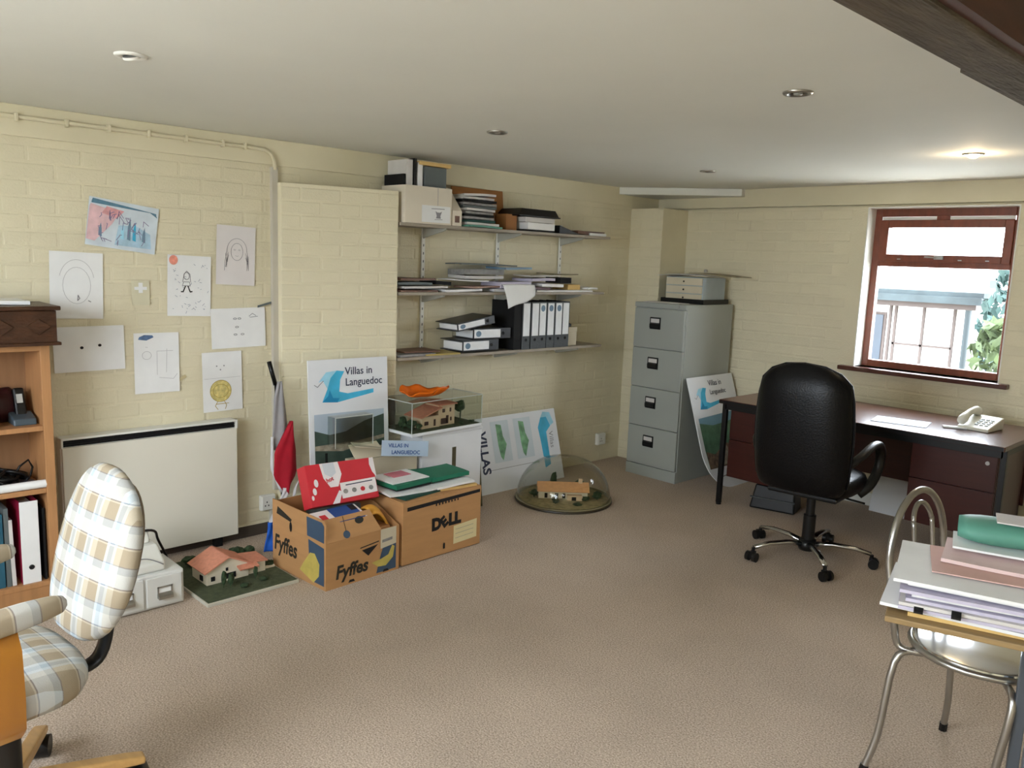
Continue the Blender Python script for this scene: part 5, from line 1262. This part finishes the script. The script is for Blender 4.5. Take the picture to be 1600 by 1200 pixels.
# ================================================================ FILING CABINET
fc = thing('filing_cabinet', 'grey metal four-drawer filing cabinet in the far corner', 'filing cabinet', (0.36, 4.945, 0))
MB().box(0, 0.46, 0.018, 0.622, 0, 1.32).build('carcass', m_greymetal, fc, bevel=0.004)
MB().box(0.0, 0.46, 0.0, 0.018, 0.0, 0.085).build('plinth', m_greymetal, fc, bevel=0.002)
MB().box(0.0, 0.46, 0.0, 0.018, 1.285, 1.32).build('top_rail', m_greymetal, fc, bevel=0.003)
zs = [0.090, 0.388, 0.686, 0.984]
for z0 in zs:
    dr = MB().box(0.006, 0.454, -0.004, 0.018, z0, z0+0.294).build('drawer_front', m_greymetal, fc, bevel=0.004)
    zc = z0+0.185; xc = 0.20
    MB().box(xc-0.048, xc+0.048, -0.0065, -0.003, zc-0.042, zc+0.046).build('handle_plate', m_blackmatt, dr, bevel=0.002)
    b = MB(); b.box(xc-0.040, xc+0.040, -0.008, -0.006, zc+0.006, zc+0.036); b.build('label_card', m_paper2, dr)
    b = MB(); b.box(xc-0.045, xc+0.045, -0.012, -0.006, zc+0.037, zc+0.042); b.box(xc-0.045, xc-0.040, -0.011, -0.006, zc-0.036, zc+0.038); b.box(xc+0.040, xc+0.045, -0.011, -0.006, zc-0.036, zc+0.038)
    b.prism([(-0.006, zc+0.006), (-0.022, zc-0.002), (-0.022, zc-0.03), (-0.018, zc-0.03), (-0.012, zc-0.004)], xc-0.040, xc+0.040, 'x'); b.build('cup_pull', m_black, dr)
MB().lathe([(0.0001, 0), (0.009, 0), (0.009, 0.003), (0.0001, 0.003)], 14).build('lock', m_steel, fc).matrix_basis = T((0.40, -0.001, 1.303)) @ RX(PI/2)
# on the cabinet
tray = thing('letter_tray', 'flat black tray on the filing cabinet under the small drawers', 'tray', (0.605, 5.36, 1.3205), 0.02)
MB().box(-0.185, 0.185, -0.17, 0.17, 0, 0.006).build('tray_floor', m_black, tray)
b = MB(); b.box(-0.19, 0.19, -0.175, -0.17, 0, 0.035); b.box(-0.19, 0.19, 0.17, 0.175, 0, 0.035); b.box(-0.19, -0.185, -0.17, 0.17, 0, 0.035); b.box(0.185, 0.19, -0.17, 0.17, 0, 0.035)
b.build('tray_wall', m_black, tray)
md_ = thing('desktop_drawers', 'small cream three-drawer desktop unit on the filing cabinet', 'drawer unit', (0.605, 5.36, 1.327), 0.02)
MB().box(-0.165, 0.165, -0.15, 0.155, 0, 0.19).build('case', mat('pale_blue_grey_case', S(172, 184, 188), 0.5), md_, bevel=0.003)
for k in range(3):
    d_ = MB().box(-0.158, 0.158, -0.158, -0.15, 0.010+k*0.060, 0.064+k*0.060).build('drawer_front', m_cardlight, md_, bevel=0.003)
    o_ = MB().ball((0, -0.163, 0.037+k*0.060), 0.007, 0.006, 0.007, 10, 6).build('knob', m_black, d_, smooth=True)
def lid_paper(u, v): return (0.36+0.44*u, 5.20+0.24*v, 1.522+0.012*math.sin(2.2*u+0.4)+0.006*math.sin(5*v)-0.02*max(0, 0.3-u))
tag(MB().sheet(lid_paper, 12, 6, 0.004).build('open_magazine', m_paper2), 'splayed open magazine on top of the small drawers', 'magazine')
tag(MB().sheet(lambda u, v: (0.62+0.40*u, 5.24+0.22*v, 1.549+0.004*math.sin(4*u)-0.016*u), 10, 5, 0.004).build('pamphlet', mat('olive_print_paper', S(140, 130, 100), 0.6, var=0.2, scale=20)), 'dull olive pamphlet overhanging the right of the small drawers', 'pamphlet')
o = MB().lathe([(0.0001, 0), (0.014, 0), (0.014, 0.016), (0.009, 0.022), (0.0001, 0.022)], 14).build('bottle_cap', m_steel, None, smooth=True, auto=True)
place(tag(o, 'tiny grey cap on the pamphlet above the small drawers', 'cap'), (0.70, 5.34, 1.5565))
pad('loose pale sheet at the front of the filing cabinet top', m_paper2, 0.56, 5.06, 0.30, 0.16, 0.004, 1.3215, 0.1, name='loose_papers', cat='papers', wave=0.001)

# ---------------------------------------------------------------- curved-bottom poster against the cabinet
outl = [(0.0, 0.84), (-0.01, 0.30)]
for i in range(1, 13):
    a = PI+PI/2*i/12; outl.append((0.29+0.30*math.cos(a), 0.30+0.30*math.sin(a)))
outl += [(0.60, 0.0), (0.60, 0.84)]
cpst = board('poster_board', 'white poster board with a rounded corner, between cabinet and desk', 0.60, 0.84, (1.12, 4.975, 0.0), PI/2, 0.335, outline=outl)
lettering(cpst, 'Villas in', 0.058, m_inkblue, T((0.25, -0.0012, 0.765)), bold=0.0005)
lettering(cpst, 'Languedoc', 0.050, m_inkblue, T((0.25, -0.0012, 0.70)), bold=0.0005)
wave_logo(cpst, 0.08, 0.60, 0.30)
pic = [(0.035, 0.53), (0.54, 0.55), (0.54, 0.16), (0.05, 0.16), (0.035, 0.3)]
flat(cpst, pic, m_hill, -0.001, 'picture')
flat(cpst, [(0.035, 0.50), (0.2, 0.47), (0.38, 0.48), (0.54, 0.50), (0.54, 0.555), (0.035, 0.535)], mat('blue_sky_print', S(110, 150, 170), 0.6, var=0.1), -0.0013, 'picture_sky')
flat(cpst, [(0.05, 0.16), (0.54, 0.16), (0.54, 0.28), (0.3, 0.33), (0.15, 0.26), (0.045, 0.29)], mat('village_print', S(112, 92, 76), 0.6, var=0.6, scale=30), -0.0013, 'picture_village')
flat(cpst, [(0.22, 0.17), (0.36, 0.17), (0.32, 0.30), (0.28, 0.34), (0.25, 0.28)], m_stone, -0.0016, 'picture_path')
flat(cpst, [(0.15, 0.085), (0.4, 0.10), (0.4, 0.108), (0.15, 0.093)], m_pencil, -0.001, 'caption_rule')

# ================================================================ DESK
DX0, DX1, DY0, DY1, DZ = 1.285, 2.99, 4.715, 5.50, 0.73
dk = thing('office_desk', 'dark mahogany desk with two drawer pedestals under the window', 'desk', (DX0, DY0, 0))
DWd, DDp = DX1-DX0, DY1-DY0
MB().box(0, DWd, 0, DDp, DZ-0.026, DZ).build('desk_top', m_desk, dk, bevel=0.003)
MB().box(0.006, DWd-0.006, -0.002, 0.004, DZ-0.024, DZ-0.003).build('edge_band', m_black, dk)
b = MB(); b.box(0.02, DWd-0.02, 0.05, 0.075, DZ-0.07, DZ-0.0265); b.box(0.02, DWd-0.02, DDp-0.10, DDp-0.075, DZ-0.07, DZ-0.0265)
b.box(0.02, 0.045, 0.075, DDp-0.10, DZ-0.07, DZ-0.0265); b.box(DWd-0.045, DWd-0.02, 0.075, DDp-0.10, DZ-0.07, DZ-0.0265)
b.build('steel_frame', m_black, dk)
for (x, y) in ((0.0, 0.05), (DWd-0.03, 0.05), (0.0, DDp-0.10), (DWd-0.03, DDp-0.10)):
    lg = MB().box(x, x+0.03, y, y+0.03, 0.012, DZ-0.0265).build('leg', m_black, dk, bevel=0.002)
    MB().lathe([(0.0001, 0), (0.018, 0), (0.018, 0.012), (0.0001, 0.012)], 12, (x+0.015, y+0.015, 0)).build('foot', m_black, lg)
MB().box(0.03, DWd-0.03, DDp-0.19, DDp-0.172, 0.30, DZ-0.07).build('modesty_panel', m_deskfront, dk)
for (x0, x1, nd) in ((0.045, 0.465, 2), (1.215, DWd-0.045, 2)):
    pd = MB().box(x0, x1, 0.10, DDp-0.20, 0.195, DZ-0.07).build('pedestal', m_deskfront, dk, bevel=0.002)
    hs_ = [(0.20, 0.455), (0.46, 0.655)]
    for (z0, z1) in hs_:
        MB().box(x0+0.003, x1-0.003, 0.082, 0.10, z0, z1).build('drawer_front', m_deskfront, pd, bevel=0.003)
    MB().lathe([(0.0001, 0), (0.011, 0), (0.011, 0.005), (0.0001, 0.005)], 14).build('lock', m_steel, pd).matrix_basis = T((x1-0.05, 0.082, 0.615)) @ RX(PI/2)
    if x0 < 0.1:
        MB().tube([(x1-0.10, 0.081, 0.56), (x1-0.10, 0.06, 0.565), (x1-0.02, 0.06, 0.565), (x1-0.02, 0.081, 0.56)], 0.006, 8).build('drawer_handle', m_chrome, pd, smooth=True)
# telephone on the desk
ph_ = thing('telephone', 'cream push-button telephone on the desk below the window', 'phone', (2.73, 5.17, DZ+0.0005), -0.10)
m_phone = mat('ivory_plastic', S(222, 220, 206), 0.35, var=0.02)
MB().prism([(-0.10, 0.0), (0.105, 0.0), (0.105, 0.068), (-0.085, 0.022), (-0.10, 0.018)], -0.085, 0.085, 'x').build('body', m_phone, ph_, bevel=0.006, seg=3)
KM = Matrix.Rotation(math.atan2(0.046, 0.19), 4, 'X')
for r in range(4):
    for c in range(3):
        yk = -0.05+r*0.028; zk = 0.022+(yk+0.085)*0.242
        MB().box(-0.008, 0.008, -0.006, 0.006, 0, 0.005, M=T((0.0+c*0.026, yk, zk)) @ KM).build('key', mat('grey_key', S(176, 184, 188), 0.4), ph_)
hp = [(-0.062, -0.105+0.21*i/12, 0.045+0.022*math.sin(PI*i/12)+0.042*i/12) for i in range(13)]
MB().tube(hp, [0.024, 0.027, 0.026, 0.022, 0.020, 0.019, 0.019, 0.019, 0.020, 0.022, 0.026, 0.027, 0.024], 12).build('handset', m_phone, ph_, smooth=True)
pad('folded white paper under the front of the telephone', m_paper, 2.63, 5.06, 0.12, 0.05, 0.008, DZ+0.0025, 0.5, name='loose_papers', cat='papers')
pad('pale blue paper lying flat on the middle of the desk', mat('pale_blue_print_paper', S(186, 200, 218), 0.5, var=0.1, scale=20), 2.36, 4.98, 0.30, 0.21, 0.002, DZ+0.001, 0.2, name='loose_papers', cat='papers')
# black case under the desk
bc = thing('equipment_case', 'black carrying case on the carpet under the desk', 'case', (1.60, 5.02, 0), 0.25)
MB().hexa([(-0.16, -0.10, 0), (0.14, -0.10, 0), (0.14, 0.10, 0), (-0.16, 0.10, 0)], [(-0.13, -0.08, 0.165), (0.13, -0.08, 0.15), (0.13, 0.09, 0.15), (-0.13, 0.09, 0.165)]).build('body', m_black, bc, bevel=0.012, seg=3)
MB().tube([(-0.05, 0, 0.155), (-0.045, 0, 0.185), (0.045, 0, 0.18), (0.05, 0, 0.148)], 0.008, 8).build('handle', m_black, bc, smooth=True)
MB().box(-0.155, 0.138, -0.104, -0.092, 0.075, 0.083).build('seam', m_greydark, bc)
# pale panel added to stand for the lit wall below the desk
wb = board('lit_wall_panel', 'pale panel added for the lit wall behind the desk', 0.85, 0.34, (2.02, 5.50, 0.0), 0.0, 0.28, cat='board')

# ================================================================ BLACK SWIVEL CHAIR
bcx = thing('black_office_chair', 'high-backed black leather swivel chair with chrome base at the desk', 'chair', (2.19, 4.275, 0), 0.10)
# local: chair faces +y, back towards -y
def back_outline(z):      # half width of the back at height z (0..0.70)
    if z < 0.10: return 0.215+0.035*math.sin(z/0.10*PI/2)
    if z < 0.52: return 0.25+0.012*math.sin((z-0.10)/0.42*PI)
    k = (z-0.52)/0.18; return 0.25*(max(0.0, 1-k**2.6))**0.5 if k < 1 else 0.0
rows = [0.0, 0.03, 0.08, 0.15, 0.25, 0.35, 0.45, 0.52, 0.57, 0.61, 0.64, 0.665, 0.683, 0.694, 0.6995]
vs = []; n = 24
for z in rows:
    hw_ = max(back_outline(z), 0.05) if z < 0.6 else max(back_outline(z), 0.012)
    cy = -0.235-0.04*(z/0.7)-0.03*math.sin(z/0.7*PI)*0.6
    th = 0.062*(1 if z < 0.55 else max(0.25, 1-((z-0.55)/0.15)**2*0.8)) * (0.6+0.4*min(1, z/0.08))
    for j in range(n):
        a = 2*PI*j/n; c, s_ = math.cos(a), math.sin(a)
        vs.append((hw_*math.copysign(abs(c)**0.55, c), cy+th*math.copysign(abs(s_)**0.8, s_)+0.05*(hw_*abs(c)/0.25)**2*0.9, 0.425+z))
fs = []
for i in range(len(rows)-1):
    for j in range(n): fs.append((i*n+j, i*n+(j+1) % n, (i+1)*n+(j+1) % n, (i+1)*n+j))
fs.append(tuple(range(n-1, -1, -1))); fs.append(tuple((len(rows)-1)*n+j for j in range(n)))
b = MB(); b.add(vs, fs); o = b.build('backrest', m_leather, bcx, smooth=True)
sd = o.modifiers.new('sub', 'SUBSURF'); sd.levels = 1; sd.render_levels = 1
pip = []
for i in range(29):
    a = i/28
    if a < 0.36: z = 0.06+(0.52-0.06)*a/0.36; x = back_outline(z)+0.001
    elif a > 0.64: z = 0.06+(0.52-0.06)*(1-a)/0.36; x = -back_outline(z)-0.001
    else:
        t_ = (a-0.36)/0.28*PI; z = 0.52+0.178*math.sin(t_)**0.75; x = 0.25*math.cos(t_) if abs(math.cos(t_)) < 0.2 else math.copysign(min(0.251, back_outline(z)+0.001), math.cos(t_))
    cy = -0.235-0.04*(z/0.7)-0.03*math.sin(z/0.7*PI)*0.6+0.045*(abs(x)/0.25)**2
    pip.append((x, cy, 0.425+z))
MB().tube(pip, 0.006, 6).build('piping', m_leather, o, smooth=True)
s_ = cushion(0.50, 0.49, 0.10, pw=3.4, crown=0.015).build('seat', m_leather, bcx, smooth=True); s_.location = (0, 0.02, 0.41)
MB().box(-0.19, 0.19, -0.17, 0.18, 0.385, 0.412).build('seat_pan', m_black, bcx, bevel=0.01)
for sx in (-1, 1):
    ar = smooth_path([(sx*0.235, -0.20, 0.60), (sx*0.285, -0.13, 0.66), (sx*0.295, 0.0, 0.695), (sx*0.29, 0.12, 0.68), (sx*0.285, 0.19, 0.62), (sx*0.28, 0.18, 0.53), (sx*0.265, 0.12, 0.455), (sx*0.22, 0.08, 0.40)], 4)
    MB().tube(ar, 0.027, 10, flat=(1.0, 0.75)).build('armrest', m_black, bcx, smooth=True)
MB().tube([(0, 0, 0.10), (0, 0, 0.25)], 0.034, 16).tube([(0, 0, 0.25), (0, 0, 0.39)], 0.024, 16).build('gas_column', m_black, bcx, smooth=True, auto=True)
MB().lathe([(0.0001, 0.045), (0.045, 0.05), (0.055, 0.075), (0.045, 0.11), (0.0001, 0.115)], 20).build('hub', m_black, bcx, smooth=True)
MB().tube([(0.12, 0.02, 0.39), (0.20, 0.03, 0.375), (0.27, 0.05, 0.365)], 0.006, 8).build('lever', m_black, bcx, smooth=True)
for k in range(5):
    a = math.radians(-48-5.7+72*k); M = RZ(a)
    lg = MB().tube([M @ Vector(p) for p in ((0.03, 0, 0.085), (0.13, 0, 0.098), (0.245, 0, 0.095), (0.33, 0, 0.078))], [0.022, 0.020, 0.018, 0.016], 8, flat=(1.0, 0.7)).build('base_leg', m_chrome, bcx, smooth=True)
    cs = MB(); tw = random.uniform(-0.8, 0.8); Mc = M @ T((0.335, 0, 0)) @ RZ(tw)
    for s2 in (-1, 1): cs.tube([Mc @ Vector((0.012, s2*0.012, 0.027)), Mc @ Vector((0.012, s2*0.030, 0.027))], 0.027, 14)
    cs.tube([Mc @ Vector((0.0, 0, 0.03)), Mc @ Vector((0, 0, 0.075))], 0.010, 8)
    cs.box(-0.012, 0.028, -0.012, 0.012, 0.02, 0.056, M=Mc)
    cs.build('castor', m_black, lg, smooth=True, auto=True)

# ================================================================ RIGHT FOREGROUND
# tubular metal chair with round seat; local: back on -x side, chair faces +x
mc = thing('metal_bistro_chair', 'tubular steel chair with hooped back and round seat', 'chair', (3.495, 2.775, 0), -0.10)
MB().lathe([(0.0001, 0.438), (0.196, 0.436), (0.202, 0.444), (0.200, 0.452), (0.190, 0.455), (0.0001, 0.452)], 40).build('seat', m_seatmetal, mc, smooth=True, auto=True)
ring = [(0.202*math.cos(2*PI*i/32), 0.202*math.sin(2*PI*i/32), 0.436) for i in range(32)]
MB().tube(ring, 0.011, 8, closed=True).build('seat_ring', m_steel, mc, smooth=True)
def hoop(hw, zb, zt, xb, lean, n=20):
    P = [(xb, -hw, zb)]
    zs_ = zt-hw*1.15
    P.append((xb-lean*0.35, -hw*1.02, zb+(zs_-zb)*0.5))
    for i in range(n+1):
        a = PI*i/n
        P.append((xb-lean*(0.72+0.28*math.sin(a)), -hw*math.cos(a), zs_+hw*1.15*math.sin(a)))
    P.append((xb-lean*0.35, hw*1.02, zb+(zs_-zb)*0.5)); P.append((xb, hw, zb))
    return P
P = hoop(0.185, 0.50, 0.895, -0.195, 0.05)
P = [(-0.10, -0.135, 0.418), (-0.15, -0.165, 0.416), (-0.185, -0.172, 0.43)] + P + [(-0.185, 0.172, 0.43), (-0.15, 0.165, 0.416), (-0.10, 0.135, 0.418)]
MB().tube(smooth_path(P, 3), 0.0115, 8).build('back_hoop', m_steel, mc, smooth=True)
MB().tube(smooth_path(hoop(0.062, 0.44, 0.855, -0.18, 0.06, 14), 3), 0.008, 8).build('inner_hoop', m_steel, mc, smooth=True)
for (ax, ay, fx, fy, ) in ((-0.12, -0.13, -0.205, -0.27), (-0.11, 0.12, -0.17, 0.215), (0.12, -0.13, 0.16, -0.25), (0.11, 0.12, 0.17, 0.20)):
    q_ = smooth_path([(ax*0.6, ay*0.6, 0.420), (ax*1.15, ay*1.15, 0.416), (ax*1.35+0.15*(fx-ax), ay*1.35+0.15*(fy-ay), 0.375), (ax+0.75*(fx-ax), ay+0.75*(fy-ay), 0.14), (fx, fy, 0.006)], 4)
    lg = MB().tube(q_, 0.0115, 8).build('leg', m_steel, mc, smooth=True)
    MB().tube([(fx, fy, 0.0), (fx+(ax-fx)*0.05, fy+(ay-fy)*0.05, 0.03)], 0.014, 8).build('rubber_foot', m_black, lg, smooth=True, auto=True)

# small table carrying the paper stacks
tbl = thing('side_table', 'narrow wood-topped table heaped with papers at the right', 'table', (3.43, 2.12, 0), 0.31)
TZ = 0.715
m_tabletop = mat('worn_oak_top', S(150, 124, 84), 0.5, var=0.15, scale=5, stretch=(1.2, 10, 10))
MB().box(0, 0.95, 0, 0.42, TZ-0.016, TZ).build('table_top', m_tabletop, tbl, bevel=0.003)
b = MB(); b.box(0.27, 0.9, 0.19, 0.23, TZ-0.05, TZ-0.0165); b.build('stretcher', m_tabletop, tbl)
for (x, y) in ((0.345, 0.035), (0.88, 0.035), (0.345, 0.36), (0.88, 0.36)):
    MB().box(x, x+0.03, y, y+0.03, 0.0, TZ-0.0165).build('leg', mat('blue_grey_steel', S(92, 98, 106), 0.35, metal=0.3), tbl, bevel=0.003)
TM = T((3.43, 2.12, TZ)) @ RZ(0.31)
def tpaper(label, m_, x, y, w, d, h, dz, rz, name='loose_papers', cat='papers', wave=0.0, group=None):
    p = TM @ Vector((x, y, dz)); ph = random.uniform(0, 6)
    b = MB().sheet(lambda u, v: ((u-0.5)*w, (v-0.5)*d, h/2+wave*math.sin(3*u+2.3*v+ph)), 8, 6, h)
    o = b.build(name, m_, None); place(o, p, 0.31+rz); return tag(o, label, cat, group)
tpaper('manila folder lowest on the side table', m_manila, 0.30, 0.20, 0.50, 0.33, 0.010, 0.001, 0.01, 'document_folder', 'folder')
mats = [m_paper, m_lilac, m_paper2, m_lilac, m_paper, m_lilac, m_paper, m_paper]
names_ = ['white sheets just above the manila folder on the side table', 'lilac-edged papers, second layer of the table stack', 'off-white papers, third layer of the table stack', 'lilac-edged papers, middle layer of the table stack', 'white papers in the middle of the table stack', 'lilac papers in the upper half of the table stack', 'white papers near the top of the table stack', 'broad white sheets covering the table stack']
dz = 0.013
for i, (m_, lab) in enumerate(zip(mats, names_)):
    h_ = 0.0085
    tpaper(lab, m_, 0.318+random.uniform(-0.02, 0.015)-(0.03 if i in (0, 7) else 0), 0.20+random.uniform(-0.014, 0.014), 0.56, 0.36, h_, dz, random.uniform(-0.06, 0.06), 'paper_layer', 'papers', 0.0016)
    dz += h_+0.003
for k, (x, y, lab) in enumerate(((0.075, 0.012, 'small black clip at the left corner of the table stack'), (0.16, 0.004, 'black bulldog clip on the front edge of the table stack'), (0.33, 0.002, 'second black clip further along the front edge of the stack'))):
    cl_ = MB().prism([(-0.012, -0.006), (0.012, -0.006), (0.012, 0.0), (0.0, 0.012), (-0.012, 0.0)], -0.01, 0.012, 'x')
    o = cl_.build('bulldog_clip', m_black, None); o.matrix_world = TM @ T((x, y, 0.03+0.008*k)); tag(o, lab, 'clip')
tpaper('rose-coloured sheet lying on the white table stack', mat('rose_paper', S(214, 176, 166), 0.8, var=0.05), 0.34, 0.235, 0.50, 0.24, 0.003, dz+0.002, 0.05, 'loose_papers', 'papers', 0.001)
tpaper('curling pale pink folder above the rose sheet', m_pink, 0.40, 0.275, 0.56, 0.20, 0.010, dz+0.012, -0.06, 'document_folder', 'folder', 0.006)
tpaper('white envelope peeking out under the green plastic wallet', m_paper, 0.40, 0.33, 0.52, 0.15, 0.006, dz+0.034, 0.0, 'envelope', 'envelope', 0.003)
gw = MB()
def gfn(u, v):
    a = 2*PI*v; k = 1-0.25*abs(2*u-1)**6
    return (0.15+0.42*u, 0.345+0.075*math.cos(a)*k+0.004*math.sin(9*u+a), dz+0.075+0.032*math.sin(a)*k*(1+0.12*math.sin(7*u)))
gw.sheet(gfn, 16, 20, 0.003)
o = gw.build('plastic_wallet', m_teal, None, smooth=True); o.matrix_world = TM; tag(o, 'crumpled pale green plastic wallet on the table stack', 'wallet')
tpaper('cream sheet on the green plastic wallet', m_paper2, 0.42, 0.345, 0.36, 0.10, 0.004, dz+0.112, 0.0, 'loose_papers', 'papers', 0.001)
zz = dz+0.120
for i, lab in enumerate(('pale pink bundle lowest on the wallet at the right edge', 'grey-white booklet above the pink bundle at the right edge', 'white booklet topmost at the right edge')):
    tpaper(lab, [m_pink, m_lilac, m_paper][i], 0.47, 0.36+0.01*i, 0.28, 0.12, 0.022, zz, 0.06*i-0.05, 'booklet', 'booklet', 0.002); zz += 0.027
